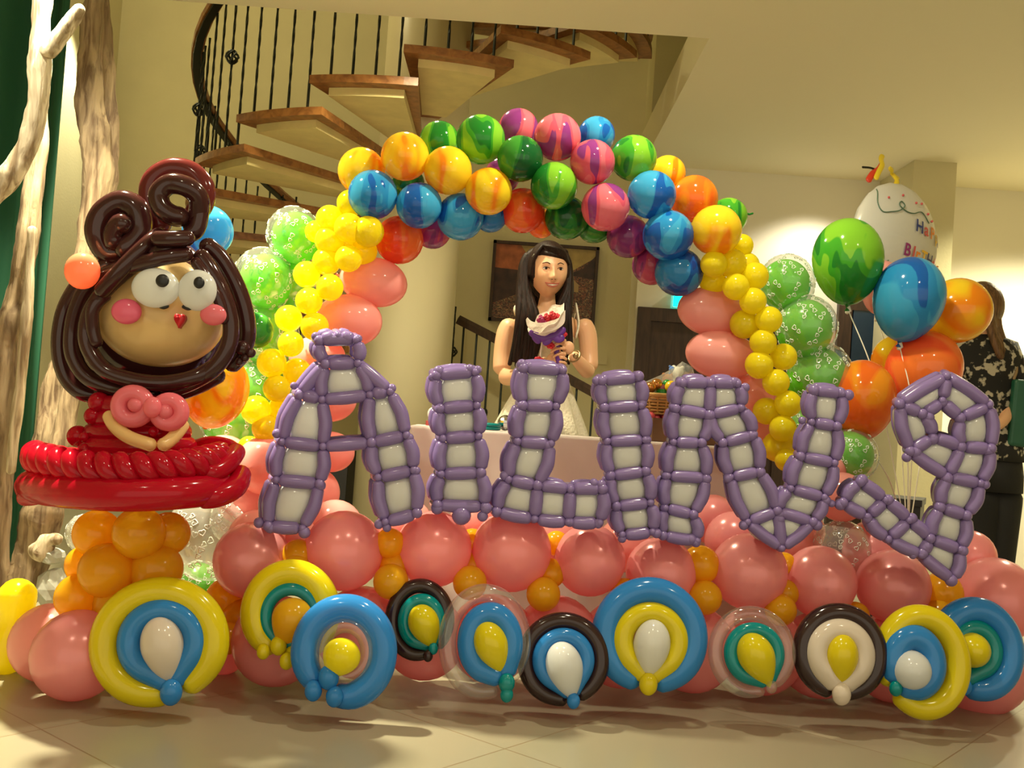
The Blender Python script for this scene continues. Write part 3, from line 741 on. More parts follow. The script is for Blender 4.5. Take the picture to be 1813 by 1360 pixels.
# a dark green stem poking out beside the arch
mb = MB(); a = P(1320, 378, 3.66); mb.tube([a, a + Vector((.015, 0, -.002)), a + Vector((.028, 0, .003))], .004, 6); tag(mb.build('balloon_neck', M['m_dgreen']), 'dark tied balloon neck sticking out right of the arch top', 'balloon neck')

# ================================================================ base of pearl pink balloons
def Yc(px): return 2.79 + (px - 275) * (.42 / 1365)
GP = 'pearl pink balloons of the base'
base = [ # px,py,r,dY,mat,label
 (446,992,67,.20,'pink_pearl','big pearl pink balloon under the left foot of the letter A'),
 (609,975,70,.17,'pink_pearl','big pearl pink balloon under the gap of the letter A'),
 (768,972,67,.17,'pink_pearl','big pearl pink balloon under the left letter I'),
 (905,976,71,.17,'pink_pearl','big pearl pink balloon under the corner of the letter L'),
 (1044,992,63,.17,'pink_pearl','big pearl pink balloon under the foot of the letter L'),
 (1170,1014,62,.17,'pink_pearl','big pearl pink balloon under the right letter I'),
 (1326,1012,67,.15,'pink_pearl','big pearl pink balloon under the letter N'),
 (1452,1030,63,.17,'pink_pearl','big pearl pink balloon under the right stroke of the letter N'),
 (1581,1038,64,.17,'pink_pearl','big pearl pink balloon under the tail of the numeral'),
 (1760,1062,74,.20,'pink_pearl','big pearl pink balloon at the right end of the top row'),
 (490,1135,78,.16,'pink_pearl','pearl pink balloon on the floor behind the yellow and teal ring'),
 (640,1120,80,.20,'pink_pearl','pearl pink balloon on the floor behind the blue and clear ring'),
 (752,1130,72,.18,'pink_pearl','pearl pink balloon on the floor behind the brown and teal ring'),
 (870,1130,76,.20,'pink_pearl','pearl pink balloon on the floor behind the clear and blue ring'),
 (985,1130,74,.20,'pink_pearl','pearl pink balloon on the floor behind the brown and blue ring'),
 (1100,1140,76,.20,'pink_pearl','pearl pink balloon on the floor left of the big blue ring centre'),
 (1225,1148,76,.20,'pink_pearl','pearl pink balloon on the floor right of the big blue ring'),
 (1345,1150,78,.20,'pink_pearl','pearl pink balloon on the floor behind the clear and teal ring'),
 (1450,1160,74,.20,'pink_pearl','pearl pink balloon on the floor behind the brown and white ring'),
 (1580,1165,76,.20,'pink_pearl','pearl pink balloon on the floor left of the yellow and blue ring'),
 (1735,1180,84,.17,'pink_pearl','pearl pink balloon on the floor at the right end of the base'),
 (137,1160,78,.03,'pink_pearl','pearl pink balloon on the floor left of the big yellow ring'),
 (88,1138,68,.22,'salmon','paler pink balloon at the left end of the base'),
 (395,1150,44,.35,'pink_pearl','dark pink balloon in the gap right of the big yellow ring'),
 (592,935,50,.40,'salmon','pale pink balloon peeking over between the feet of the letter A'),
 (455,955,52,.38,'salmon','pale pink balloon behind the left foot of the letter A'),
 (545,960,42,.38,'salmon','pale pink balloon low between the first two big pink ones'),
 (718,930,48,.42,'salmon','pale pink balloon behind the right foot of the letter A'),
 (845,925,50,.42,'salmon','pale pink balloon behind the foot of the left letter I'),
 (985,950,50,.42,'salmon','pale pink balloon behind the foot of the letter L'),
 (1105,965,48,.42,'salmon','pale pink balloon behind the feet of letters L and I'),
 (1300,958,52,.36,'pink_pearl','pink balloon between the two strokes of the letter N'),
 (1262,920,44,.5,'pink_pearl','pink balloon highest behind the letter N'),
 (1400,965,48,.44,'salmon','pale pink balloon behind the point of the letter N'),
 (1545,975,52,.36,'pink_pearl','pink balloon behind the numeral tail'),
 (1420,940,40,.50,'salmon','pale pink balloon glimpsed right of the letter N point'),
 (1716,985,46,.38,'pink_pearl','pale pink balloon right of the numeral stem'),
 (1655,1120,60,.30,'pink_pearl','pink balloon between the two rightmost rings'),
]
for (x, y, r, dY, m, lab) in base:
    balloon(x, y, r, m, lab, GP, Yc(x) + dY, tail=(.05, 1, .15), long=1.04)
GO = 'golden yellow balloons filling the base'
gold = [(528,985,30,.16),(524,1010,28,.12),(690,962,27,.14),(692,1030,31,.10),(700,1000,30,.16),(836,960,24,.20),(832,1032,30,.10),(836,1000,26,.18),(985,962,22,.22),(962,1052,30,.10),(975,1015,26,.16),(1106,1050,26,.14),
        (1240,1000,34,.16),(1248,1058,30,.10),(1388,1000,22,.20),(1382,1080,28,.08),(1390,1050,24,.14),(1515,1090,24,.12),(1668,1050,36,.16),(1664,1090,30,.12),(425,1095,34,.24),(400,1060,36,.28),(405,1128,30,.20),(392,1090,32,.3)]
gl = {0:'left of the second big pink balloon, upper',1:'left of the second big pink balloon, lower',2:'left of the third big pink balloon, uppermost',3:'left of the third big pink balloon, lowest',4:'left of the third big pink balloon, middle',
 5:'left of the fourth big pink balloon, uppermost',6:'left of the fourth big pink balloon, lowest',7:'left of the fourth big pink balloon, middle',8:'left of the fifth big pink balloon, uppermost',9:'left of the fifth big pink balloon, lowest',10:'left of the fifth big pink balloon, middle',
 11:'just left of the big blue and yellow ring top',12:'left of the pink balloon under the letter N, upper',13:'left of the pink balloon under the letter N, lower',14:'under the point of the letter N, upper',15:'above the clear and teal ring, lowest',16:'under the point of the letter N, middle',
 17:'above the brown and white ring',18:'under the foot of the numeral, upper',19:'above the yellow and blue ring at the right',20:'beside the big yellow ring, second lowest',21:'beside the big yellow ring, topmost',22:'beside the big yellow ring, lowest',23:'beside the big yellow ring, hindmost'}
for i, (x, y, r, dY) in enumerate(gold):
    balloon(x, y, r, 'ochre', 'golden yellow balloon ' + gl[i], GO, Yc(x) + dY, tail=(0, 1, .1))

# golden column under the doll
GC = 'golden balloons of the column under the doll'
col = [(172,945,42,2.90,'left one of the top tier'),(246,944,46,2.82,'middle one of the top tier'),(298,945,38,2.90,'right one of the top tier'),
 (150,1000,34,2.93,'far left one of the second tier'),(188,1010,48,2.82,'large left one of the second tier'),(277,1008,46,2.86,'right one of the second tier'),(236,990,40,2.95,'middle one behind the second tier'),
 (140,1058,42,2.88,'far left one of the third tier'),(215,1070,48,2.86,'middle one of the third tier'),(300,1070,46,2.92,'right one of the third tier'),
 (235,1150,50,2.95,'middle one at the foot'),(165,1140,46,2.95,'left one at the foot'),(310,1150,46,2.98,'right one at the foot')]
for (x, y, r, Y, lab) in col: balloon(x, y, r, 'ochre', 'golden balloon, ' + lab + ' of the column under the doll', GC, Y, tail=(0, 1, 0), long=1.02)
# long bright yellow balloon at the left edge
mb = MB(); Y = 3.0; mb.tube(spline([P(30, 1024, Y), P(30, 1070, Y), P(24, 1110, Y), P(12, 1150, Y), P(6, 1194, Y)], 5), lambda t: S(32 - 9 * math.exp(-((t - .45) / .16) ** 2) + 8 * t, Y), 18)
tag(mb.build('balloon', M['yellow']), 'bright yellow pinched balloon standing at the left edge', 'balloon')

# ================================================================ ring decorations leaning on the base
def arc(c, rx, rz, a0, a1, n=40): return [Vector((c[0] + rx * math.cos(a0 + (a1 - a0) * i / n), 0, c[1] + rz * math.sin(a0 + (a1 - a0) * i / n))) for i in range(n + 1)]
def ring(lab, cx, cy, Rx, Ry, to, mo, inner, cen, knots, Y, gap=9, tilt=10):
    """read in photo pixels on the plane of the ring, tilted back on the base"""
    R = max(Rx, Ry); k = S(1, Y); c3 = P(cx, cy, Y)
    T = Matrix.Translation(c3) @ Matrix.Rotation(math.radians(-tilt), 4, 'X')
    th = thing('balloon_ring', lab, 'balloon ring', (c3.x, c3.y, max(0, c3.z - Ry * k)), 'concentric balloon rings along the front of the base')
    def loc(x, y, d): v = P(x, y, Y) - c3; return Vector((v.x, d, v.z / math.cos(math.radians(tilt))))
    kx, ky = knots[0][:2]
    def circ(ox, oy, rx, ry, t, mat, name, yo, lab_, gp, pull):
        ka = math.atan2(-(ky - oy), kx - ox); pts = []
        for i in range(61):
            u = i / 60; a = ka + math.radians(gp) + (2 * PI - 2 * math.radians(gp)) * u
            x, y = ox + (rx - t) * math.cos(a), oy - (ry - t) * math.sin(a)
            e = min(u, 1 - u); w_ = pull * max(0, 1 - e / .10) ** 1.6
            pts.append(loc(x + (kx - x) * w_, y + (ky - y) * w_, yo))
        mb = MB(); tt = t * k
        mb.tube([T @ p for p in pts], lambda u: tt * (.72 + .28 * min(1, 7 * min(u, 1 - u)) ** .7), 20); o = mb.build(name, M[mat], th); o['label'] = lab_
    circ(cx, cy, Rx, Ry, to, mo[0], 'outer_ring', 0, mo[1] + ' outer ring', gap, .25)
    ix, iy, Ri, ti, im, il = inner
    circ(ix, iy, Ri * min(1, Rx / Ry * 1.02), Ri * min(1, Ry / Rx * 1.02), ti, im, 'inner_ring', -.014, il + ' inner ring', gap * 1.2, .8)
    ex, ey, er, em, el = cen[:5]; flat_ = len(cen) > 5
    o = bpy.data.objects.new('centre_balloon', bmesh_for('round' if flat_ and cen[5] == 0 else 'tear', em)); C.objects.link(o)
    p0 = T @ loc(ex, ey, -.030); kn = T @ loc(kx, ky, -.015); d = (kn - p0)
    if flat_ and cen[5] == 0: orient(o, p0, (0, 1, 0), er * k * 1.15, er * k)
    else: orient(o, p0, d, min(d.length / 1.42, er * k * 1.35), er * k)
    put(o, th); o['label'] = el + ' balloon at the centre'
    for (x, y, r, m) in knots:
        mb = MB(); mb.ball((0, 0, 0), (r * k * .95, r * k * .9, r * k * 1.15), n=16, k=10); o = mb.build('knot_bubble', M[m], th)
        o.location = T @ loc(x, y, -.035); put(o, th)
B, Yl, Br, Te, Wh, Cl = ('ring_blue', 'blue'), ('ring_yellow', 'yellow'), ('ring_brown', 'dark brown'), ('ring_teal', 'teal'), ('ring_white', 'cream white'), ('clear_ring', 'clear')
ring('biggest ring on the left, yellow round blue round a white teardrop', 282, 1138, 123, 114, 26, Yl, (291, 1136, 80, 22, *B), (295, 1142, 37, 'ring_white', 'white'), [(315, 1220, 20, 'ring_blue')], 2.70)
ring('yellow ring round teal, half hidden behind the blue and clear ring', 514, 1084, 88, 92, 24, Yl, (517, 1090, 58, 12, *Te), (522, 1095, 36, 'ochre', 'golden'), [(500, 1140, 15, 'ring_yellow'), (474, 1150, 12, 'ring_yellow'), (515, 1166, 13, 'ring_yellow')], 2.86, 6)
ring('blue ring round a clear one with a yellow centre, double blue knot at lower left', 609, 1155, 94, 101, 25, B, (612, 1152, 58, 14, *Cl), (608, 1160, 33, 'yellow', 'yellow'), [(587, 1196, 19, 'ring_blue'), (561, 1218, 16, 'ring_blue'), (598, 1228, 16, 'ring_blue')], 2.76, 9)
ring('small dark brown ring round teal, behind the clear ring', 743, 1098, 62, 72, 13, Br, (747, 1100, 48, 12, *Te), (752, 1103, 27, 'ring_yellow', 'yellow'), [(769, 1146, 9, 'ring_teal'), (760, 1158, 9, 'ring_brown')], 2.98)
ring('clear outer ring round blue with a golden centre and teal knots', 858, 1137, 82, 101, 16, Cl, (868, 1138, 70, 21, *B), (870, 1140, 30, 'ring_yellow', 'yellow'), [(897, 1205, 15, 'ring_teal'), (897, 1224, 12, 'ring_teal')], 2.90, 12)
ring('dark brown ring round blue round a white teardrop, in the middle of the row', 997, 1168, 82, 82, 15, Br, (997, 1168, 55, 14, *B), (998, 1178, 32, 'white', 'white'), [(1013, 1236, 12, 'ring_blue')], 2.93)
ring('biggest blue ring right of centre, round yellow and a white teardrop', 1150, 1127, 103, 103, 24, B, (1150, 1135, 68, 19, *Yl), (1151, 1140, 32, 'white', 'white'), [(1143, 1206, 17, 'ring_yellow')], 2.97, 10)
ring('clear outer ring round teal with a yellow teardrop', 1331, 1155, 78, 80, 13, Cl, (1333, 1157, 54, 13, *Te), (1334, 1160, 32, 'ring_yellow', 'yellow'), [(1358, 1212, 10, 'clear_ring')], 2.98, 10)
ring('dark brown ring round cream white with a yellow teardrop and white knot', 1487, 1156, 84, 86, 17, Br, (1484, 1158, 62, 21, *Wh), (1484, 1160, 28, 'ring_yellow', 'yellow'), [(1479, 1224, 17, 'ring_white')], 3.0, 10)
ring('yellow ring round blue with a round pale centre, near the right end', 1632, 1172, 86, 99, 21, Yl, (1612, 1172, 66, 24, *B), (1604, 1184, 34, 'white', 'pale', 0), [(1575, 1215, 12, 'ring_teal')], 3.02, 6)
ring('rightmost ring, blue round green-teal, behind the yellow and blue one', 1728, 1150, 84, 91, 23, B, (1722, 1150, 52, 15, *Te), (1713, 1150, 30, 'ring_yellow', 'yellow', 0), [(1695, 1212, 12, 'ring_blue')], 3.14, 6)

# ================================================================ letters of lilac twisting balloons
def letter(name, lab, quads, extra, Y, ox, oy, k, tr=24, bump=12, filled=True, depth=.115, knots=(), lean=0.0):
    """quads: corner points in crop pixels; k crop pixels per photo pixel; tr tube radius in crop pixels"""
    def W(p, dy=0): return P(ox + p[0] / k, oy + p[1] / k, Y + dy)
    r = S(tr / k * 1.1, Y)
    pts_all = [q for quad in quads for q in quad[:4]]
    lowest = max(p[1] for p in pts_all); cxm = sum(p[0] for p in pts_all) / len(pts_all)
    th = thing(name, lab, 'balloon letter', tuple(W((cxm, lowest), depth / 2)), 'lilac balloon letters and numeral')
    edges = {}
    def key(a, b_): return tuple(sorted((a, b_)))
    # snap nearly equal corners
    uniq = []
    def snap(p):
        for q in uniq:
            if math.hypot(p[0] - q[0], p[1] - q[1]) < 16: return q
        uniq.append(tuple(p)); return tuple(p)
    Q = []
    for quad in quads:
        c = [snap(p) for p in quad if not isinstance(p, str)]; fill = not (len(quad) and isinstance(quad[-1], str)); Q.append((c, fill))
        for i in range(len(c)):
            e = key(c[i], c[(i + 1) % len(c)]); edges.setdefault(e, []).append(c)
    for (a, b_) in extra: edges.setdefault(key(snap(a), snap(b_)), [])
    def seg(a, b_, rr=r, bow=None):
        mb = MB(); d = b_ - a; n = d.normalized(); L = d.length; cut = min(rr * .30, L * .08)
        m = (a + b_) / 2 + (bow or Vector())
        pts = [a + n * cut, a.lerp(m, .55), m, b_.lerp(m, .55), b_ - n * cut]
        mb.tube(spline(pts, 4), lambda t: rr * (.86 + .18 * math.sin(PI * t)), 14)
        o = mb.build('segment', M['purple'], th); return o
    for (a, b_), qs in edges.items():
        for layer in (0, 1):
            A, B_ = W(a, layer * depth), W(b_, layer * depth)
            bow = None
            if len(qs) == 1:
                c = qs[0]; cen = sum((W(p) for p in c), Vector()) / len(c); mid = (W(a) + W(b_)) / 2; d = mid - cen; d.y = 0
                vertical = abs(a[1] - b_[1]) > abs(a[0] - b_[0])
                if d.length > 1e-6: bow = d.normalized() * r * (.45 if vertical else .12)
            if layer == 1: A += Vector((-.012, 0, .008)); B_ += Vector((-.012, 0, .008))
            seg(A, B_, r, bow)
    for i, u in enumerate(uniq):
        seg(W(u, r * .4) , W(u, depth - r * .4) + Vector((-.012, 0, .008)), r * .8)
        if i % 2 == 0 or True:
            p = W(u, -r * .45) ; rr = r * (.62 if i % 3 else .82)
            mb = MB(); mb.ball((0, 0, 0), rr, n=12, k=8); o = mb.build('twist_bubble', M['purple'], th); o.location = p; put(o, th)
    for (x, y, rr) in knots:
        mb = MB(); mb.ball((0, 0, 0), S(rr / k, Y), n=12, k=8); o = mb.build('twist_bubble', M['purple'], th); o.location = W((x, y), -r * .2); put(o, th)
    for c, fill in Q:
        if not fill: continue
        cp = [W(p, 0) for p in c]; cen = sum(cp, Vector()) / len(cp)
        if len(c) == 4:
            hx = ((cp[0] + cp[3]) / 2 - (cp[1] + cp[2]) / 2).length / 2; hz = ((cp[0] + cp[1]) / 2 - (cp[2] + cp[3]) / 2).length / 2
            ux = ((cp[1] + cp[2]) / 2 - (cp[0] + cp[3]) / 2).normalized()
        else:
            hx = hz = min((cen - q).length for q in cp) * .9; ux = Vector((1, 0, 0))
        uz = ux.cross(Vector((0, 1, 0))).normalized() * -1
        mb = MB()
        def sq(v):  # boxy balloon
            m_ = (abs(v.x) ** 3.2 + abs(v.y) ** 2.4 + abs(v.z) ** 3.2) ** (1 / 3.0); return v / max(m_, 1e-6) if m_ else v
        if len(c) == 4:
            def warp(v):
                v = sq(v); u, w_ = (v.x + 1) / 2, (1 - v.z) / 2
                top = cp[0].lerp(cp[1], u); bot = cp[3].lerp(cp[2], u); q = top.lerp(bot, w_); q = cen + (q - cen) * 1.0
                return Vector((q.x, cen.y + depth * .5 + v.y * (depth * .5 + r * .55), q.z)) - cen
            mb.ball((0, 0, 0), 1, n=24, k=14, f=warp)
        else:
            mb.ball((0, depth * .5, 0), (hx, depth * .5 + r * .5, hz), n=20, k=12)
        o = mb.build('white_balloon', M['white'], th); o.location = cen; put(o, th)
    return th
# crop frames used to read the corners: (ox, oy, k)
cA = (450, 570, 3.487); cL = (850, 620, 3.778); cN = (1150, 640, 3.778); c9 = (1460, 640, 3.238)
letter('balloon_letter', 'lilac and white balloon letter A, leftmost and tallest of the letters',
 [[(400,115),(630,110),(640,255),(440,260),'x'],
  [(440,260),(640,255),(715,450),(420,480)],
  [(280,450),(420,480),(425,770),(170,740)], [(170,740),(425,770),(405,1000),(135,975)], [(135,975),(405,1000),(300,1275),(85,1260)],
  [(715,450),(840,430),(940,700),(725,745)], [(725,745),(940,700),(985,915),(765,960)], [(765,960),(985,915),(1005,1180),(810,1235)]],
 [((440,260),(280,450)), ((640,255),(840,430)), ((425,770),(725,745)), ((400,115),(520,85)), ((520,85),(630,110))], 2.95, *cA, tr=37,
 knots=[(245,395,24),(850,410,28),(140,690,30),(960,715,26),(1000,920,28),(410,1010,34),(30,1240,34),(100,1270,36),(310,1300,38),(820,1270,28),(770,1250,30),(470,100,34),(380,90,28),(640,105,28)])
letter('balloon_letter', 'lilac and white balloon letter I between the letters A and L',
 [[(1125,330),(1365,310),(1375,515),(1145,535)], [(1145,535),(1375,515),(1385,705),(1165,720)], [(1165,720),(1385,705),(1400,930),(1155,940)], [(1155,940),(1400,930),(1420,1140),(1130,1130)]],
 [((1130,1130),(1420,1140))], 3.0, *cA, tr=37, knots=[(1100,340,26),(1140,305,36),(1330,290,30),(1380,295,26),(1400,940,34),(1130,1150,40),(1430,1150,38),(1410,1200,34),(1280,1195,60)])
letter('balloon_letter', 'lilac and white balloon letter L with round white balls, in front of the woman',
 [[(290,120),(555,135),(510,375),(285,370)], [(285,370),(510,375),(475,625),(250,610)], [(250,610),(475,625),(385,905),(190,865)], [(190,865),(385,905),(365,1130),(110,1080)],
  [(385,905),(605,930),(590,1150),(365,1130)], [(605,930),(820,930),(800,1155),(590,1150)]],
 [], 3.02, *cL, tr=40, knots=[(280,95,36),(330,110,34),(550,130,32),(455,635,34),(165,840,34),(760,890,32),(810,900,34),(600,1150,34),(790,1160,34),(110,1085,36)])
letter('balloon_letter', 'lilac and white balloon letter I between the letters L and N',
 [[(815,205),(1060,185),(1080,370),(830,385)], [(830,385),(1080,370),(1105,600),(850,610)], [(850,610),(1105,600),(1110,810),(875,840)], [(875,840),(1110,810),(1140,1020),(910,1045)], [(910,1045),(1140,1020),(1155,1215),(950,1235)]],
 [], 3.07, *cL, tr=38, knots=[(780,205,32),(830,195,34),(1000,190,34),(1060,175,38),(1085,355,32),(1115,600,32),(870,840,38),(1180,1225,34),(950,1260,30)])
letter('balloon_letter', 'lilac and white balloon letter N, right of the two letters I',
 [[(220,145),(410,145),(400,355),(175,315)], [(410,145),(590,150),(615,310),(400,355)],
  [(175,315),(400,355),(350,545),(160,540)], [(400,355),(615,310),(700,490),(490,545)],
  [(160,540),(350,545),(380,780),(120,765)], [(120,765),(380,780),(295,1025),(105,980)], [(105,980),(295,1025),(320,1200),(90,1165)],
  [(490,545),(700,490),(740,735),(540,775)], [(540,775),(740,735),(855,1000),(655,1075)],
  [(655,1075),(855,1000),(885,1250)], [(855,1000),(1095,1075),(885,1250)],
  [(1095,195),(1290,215),(1255,435),(1085,405)], [(1085,405),(1255,435),(1240,680),(1010,635)], [(1010,635),(1240,680),(1170,910),(945,850)], [(945,850),(1170,910),(1095,1075),(855,1000)]],
 [], 3.1, *cN, tr=37, knots=[(205,145,34),(410,145,36),(560,140,36),(640,175,32),(160,310,32),(610,310,32),(400,360,42),(350,545,34),(680,495,38),(110,765,32),(380,785,36),(525,780,34),(740,740,38),(95,980,28),(630,1095,34),(870,1020,34),(870,1055,36),(1120,1095,38),(1180,930,34),(1100,195,40),(1280,210,34),(1330,225,38),(1020,395,26),(280,1190,38),(310,1210,34)])
letter('balloon_numeral', 'lilac and white balloon numeral 9, rightmost, leaning to the right',
 [[(430,245),(700,85),(675,225),(560,300)], [(700,85),(945,250),(780,325),(675,225)], [(945,250),(955,500),(785,490),(780,325)],
  [(430,245),(560,300),(620,435),(490,515)], [(490,515),(620,435),(785,490),(705,660)], [(785,490),(955,500),(895,700),(705,660)],
  [(705,660),(895,700),(815,885),(665,835)], [(665,835),(815,885),(780,1080),(605,1015)], [(605,1015),(780,1080),(735,1255),(555,1110)],
  [(205,690),(350,795),(245,890),(105,810)], [(350,795),(485,910),(365,1020),(245,890)], [(485,910),(605,1015),(555,1110),(365,1020)]],
 [], 3.1, *c9, tr=34, knots=[(675,235,30),(595,320,34),(775,325,34),(620,445,34),(520,520,36),(470,550,28),(780,490,34),(940,510,34),(700,670,36),(920,705,28),(660,835,34),(790,1085,34),(725,1255,36),(585,1060,34),(560,1100,34),(500,900,32),(365,795,32),(215,680,34),(90,820,34),(40,815,22),(245,900,30),(505,1110,24)])

# ================================================================ doll
doll = thing('balloon_doll', 'big balloon doll with brown hair, googly eyes and a red skirt', 'balloon figure', tuple(P(240, 905, 2.86)))
d0 = (0, 250, 2.894)
def D(x, y, Y=2.86): return P(x / 2.894, 250 + y / 2.894, Y)
YD = 2.86
# face
c = D(825, 900, YD + .02); mb = MB()
hw, hh = S(112, YD), S(95, YD)
def facef(v):
    k = 1 - .20 * max(0, v.z) ** 1.5; return Vector((v.x * k, v.y, v.z * (1.15 if v.z > 0 else .95)))
mb.ball((0, 0, 0), (hw * 1.02, .13, hh), n=40, k=24, f=facef); fa = mb.build('face', M['skin_rub'], doll); fa.location = c; put(fa, doll)
# dark ball of hair behind the face
mb = MB(); mb.ball(D(790, 880, YD + .10), (S(140, YD), .13, S(148, YD)), n=32, k=18, f=lambda v: Vector((v.x * (1 - .22 * max(0, v.z)), v.y, v.z))); mb.build('back_hair', M['hair_rub'], doll)
def hair(pts, r, mat='hair_rub', name='hair_strand', dy=0):
    q = [D(p[0], p[1], YD + dy + (p[2] if len(p) > 2 else 0)) for p in pts]
    mb = MB(); mb.tube(spline(q, 8), S(r / 2.894, YD), 18); o = mb.build(name, M[mat], doll); return o
hair([(590, 620, -.02), (440, 700, -.02), (345, 840, 0), (310, 980, 0), (312, 1110, 0), (350, 1220, 0), (430, 1290, 0), (540, 1300, .02)], 44, dy=.02)
hair([(640, 640, -.06), (470, 730, -.06), (395, 860, -.05), (368, 1000, -.04), (380, 1110, -.04), (450, 1210, -.04), (580, 1265, -.04), (740, 1290, -.04), (860, 1290, 0)], 42)
hair([(700, 620, -.10), (560, 740, -.11), (470, 860, -.10), (440, 980, -.09), (462, 1080, -.09), (540, 1175, -.09), (680, 1225, -.09), (840, 1240, -.09), (1000, 1210, -.09), (1120, 1140, -.06)], 40)
hair([(500, 790, -.12), (580, 700, -.14), (660, 615, -.14), (760, 520, -.12), (830, 470, -.06)], 38)
hair([(560, 770, -.10), (480, 850, -.11), (475, 960, -.10), (500, 1060, -.09)], 34)
hair([(640, 650, -.12), (760, 615, -.14), (880, 590, -.14), (990, 575, -.12)], 38)
hair([(700, 590, -.10), (830, 560, -.12), (960, 555, -.12)], 34)
hair([(775, 500, -.14), (880, 500, -.15), (1000, 495, -.14)], 40)
hair([(1030, 510, -.06), (1130, 600, -.04), (1210, 740, -.03), (1255, 880, -.02), (1265, 1000, -.01), (1230, 1100, 0), (1160, 1170, 0)], 46)
hair([(1010, 560, -.10), (1090, 680, -.10), (1155, 820, -.09), (1185, 950, -.08), (1165, 1070, -.08), (1090, 1170, -.08), (960, 1245, -.07), (820, 1285, -.05)], 42)
hair([(990, 600, -.12), (1060, 700, -.12), (1125, 820, -.11), (1150, 940, -.10)], 30)
hair([(470, 1270, 0), (640, 1310, 0), (820, 1310, 0), (1000, 1260, 0), (1150, 1180, 0)], 44, dy=.03)
for x, y, r in ((1285, 1085, 26), (1255, 1110, 22), (1225, 1130, 22), (1240, 1060, 40)):
    mb = MB(); mb.ball(D(x, y, YD - .03), S(r / 2.894, YD), n=14, k=9); mb.build('hair_bubble', M['hair_rub'], doll)
# topknot loops
hair([(690, 560, .0), (560, 570, .0), (500, 470, -.02), (530, 370, -.02), (620, 315, -.02), (700, 350, -.02), (715, 450, -.02), (660, 540, -.03), (590, 560, -.03)], 64, name='hair_loop')
hair([(600, 560, -.04), (580, 480, -.05), (620, 420, -.06), (650, 470, -.06)], 50, name='hair_loop')
hair([(850, 470, .05), (775, 330, .05), (780, 210, .05), (870, 145, .05), (980, 160, .05), (1045, 240, .05), (1035, 330, .05), (960, 400, .05)], 58, mat='hair_red', name='hair_loop')
hair([(960, 470, -.02), (1010, 400, -.04), (1020, 300, -.06), (960, 235, -.08), (870, 220, -.08), (815, 270, -.08), (830, 340, -.08), (900, 385, -.07), (970, 375, -.06)], 52, name='hair_loop')
hair([(1020, 300, -.05), (1025, 380, -.05), (1000, 460, -.05), (940, 480, -.05)], 44)
mb = MB(); mb.ball((0, 0, 0), (S(29, YD), S(27, YD), S(31, YD)), n=24, k=14); o = mb.build('hair_bobble', M['coral'], doll); o.location = D(422, 665, YD - .14); put(o, doll); o['label'] = 'coral hair bobble'
# eyes, cheeks, mouth
def pad(name, x, y, rx, rz, m, dy=-.13, ry=None, par=doll, rot=0):
    mb = MB(); mb.ball((0, 0, 0), (S(rx / 2.894, YD), ry or S(min(rx, rz) / 2.894, YD) * .62, S(rz / 2.894, YD)), n=28, k=16, mat=Matrix.Rotation(rot, 4, 'Y')); o = mb.build(name, M[m], par); o.location = D(x, y, YD + dy); put(o, doll if par is doll else par); return o
e1 = pad('eye', 798, 752, 118, 98, 'white', -.135); e2 = pad('eye', 1012, 764, 95, 102, 'white', -.13)
for (e, x, y, rx, rz) in ((e1, 832, 715, 33, 32), (e2, 1020, 725, 27, 29)):
    o = None; mb = MB(); mb.ball((0, 0, 0), (S(rx / 2.894, YD), .008, S(rz / 2.894, YD)), n=20, k=12); o = mb.build('pupil', M['black']); o.location = D(x, y, YD - .178); C.objects; o.parent = e; o.matrix_parent_inverse = (doll_m := (Matrix.Translation(e.location))).inverted()
for (e, x, y) in ((e1, 838, 852), (e2, 965, 858)):
    mb = MB(); mb.tube(spline([D(x - 30, y - 12, YD - .125), D(x, y, YD - .135), D(x + 28, y - 10, YD - .13)], 5), S(3.4, YD), 8); o = mb.build('eyelash', M['black']); o.parent = e; o.matrix_parent_inverse = Matrix.Translation(e.location).inverted()
pad('cheek', 648, 873, 74, 63, 'cheek', -.125); pad('cheek', 1093, 890, 65, 53, 'bow', -.125)
mb = MB(); hp = []
for i in range(24):
    t = 2 * PI * i / 24; x = 16 * math.sin(t) ** 3; z = 13 * math.cos(t) - 5 * math.cos(2 * t) - 2 * math.cos(3 * t) - math.cos(4 * t); hp.append((x, z))
k = S(.95 / 2.894 * 1.9, YD); cm = D(918, 915, YD - .118); vs = [cm + Vector((x * k * .85, -.004 + dy, z * k * 1.35)) for dy in (0, .03) for x, z in hp]
fs = [tuple(range(24)), tuple(range(47, 23, -1))] + [(i, (i + 1) % 24, (i + 1) % 24 + 24, i + 24) for i in range(24)]
mb.add(vs, fs); mb.build('heart_mouth', M['heart'], doll)
# body: crop frame (0,650) x 3.022
def E_(x, y, Y=2.86): return P(x / 3.022, 650 + y / 3.022, Y)
def etube(name, pts, r, mat, **kw):
    mb = MB(); mb.tube(spline([E_(*p) for p in pts], 8), S(r / 3.022, YD), 18, **kw); return mb.build(name, M[mat], doll)
Yf = YD - .10
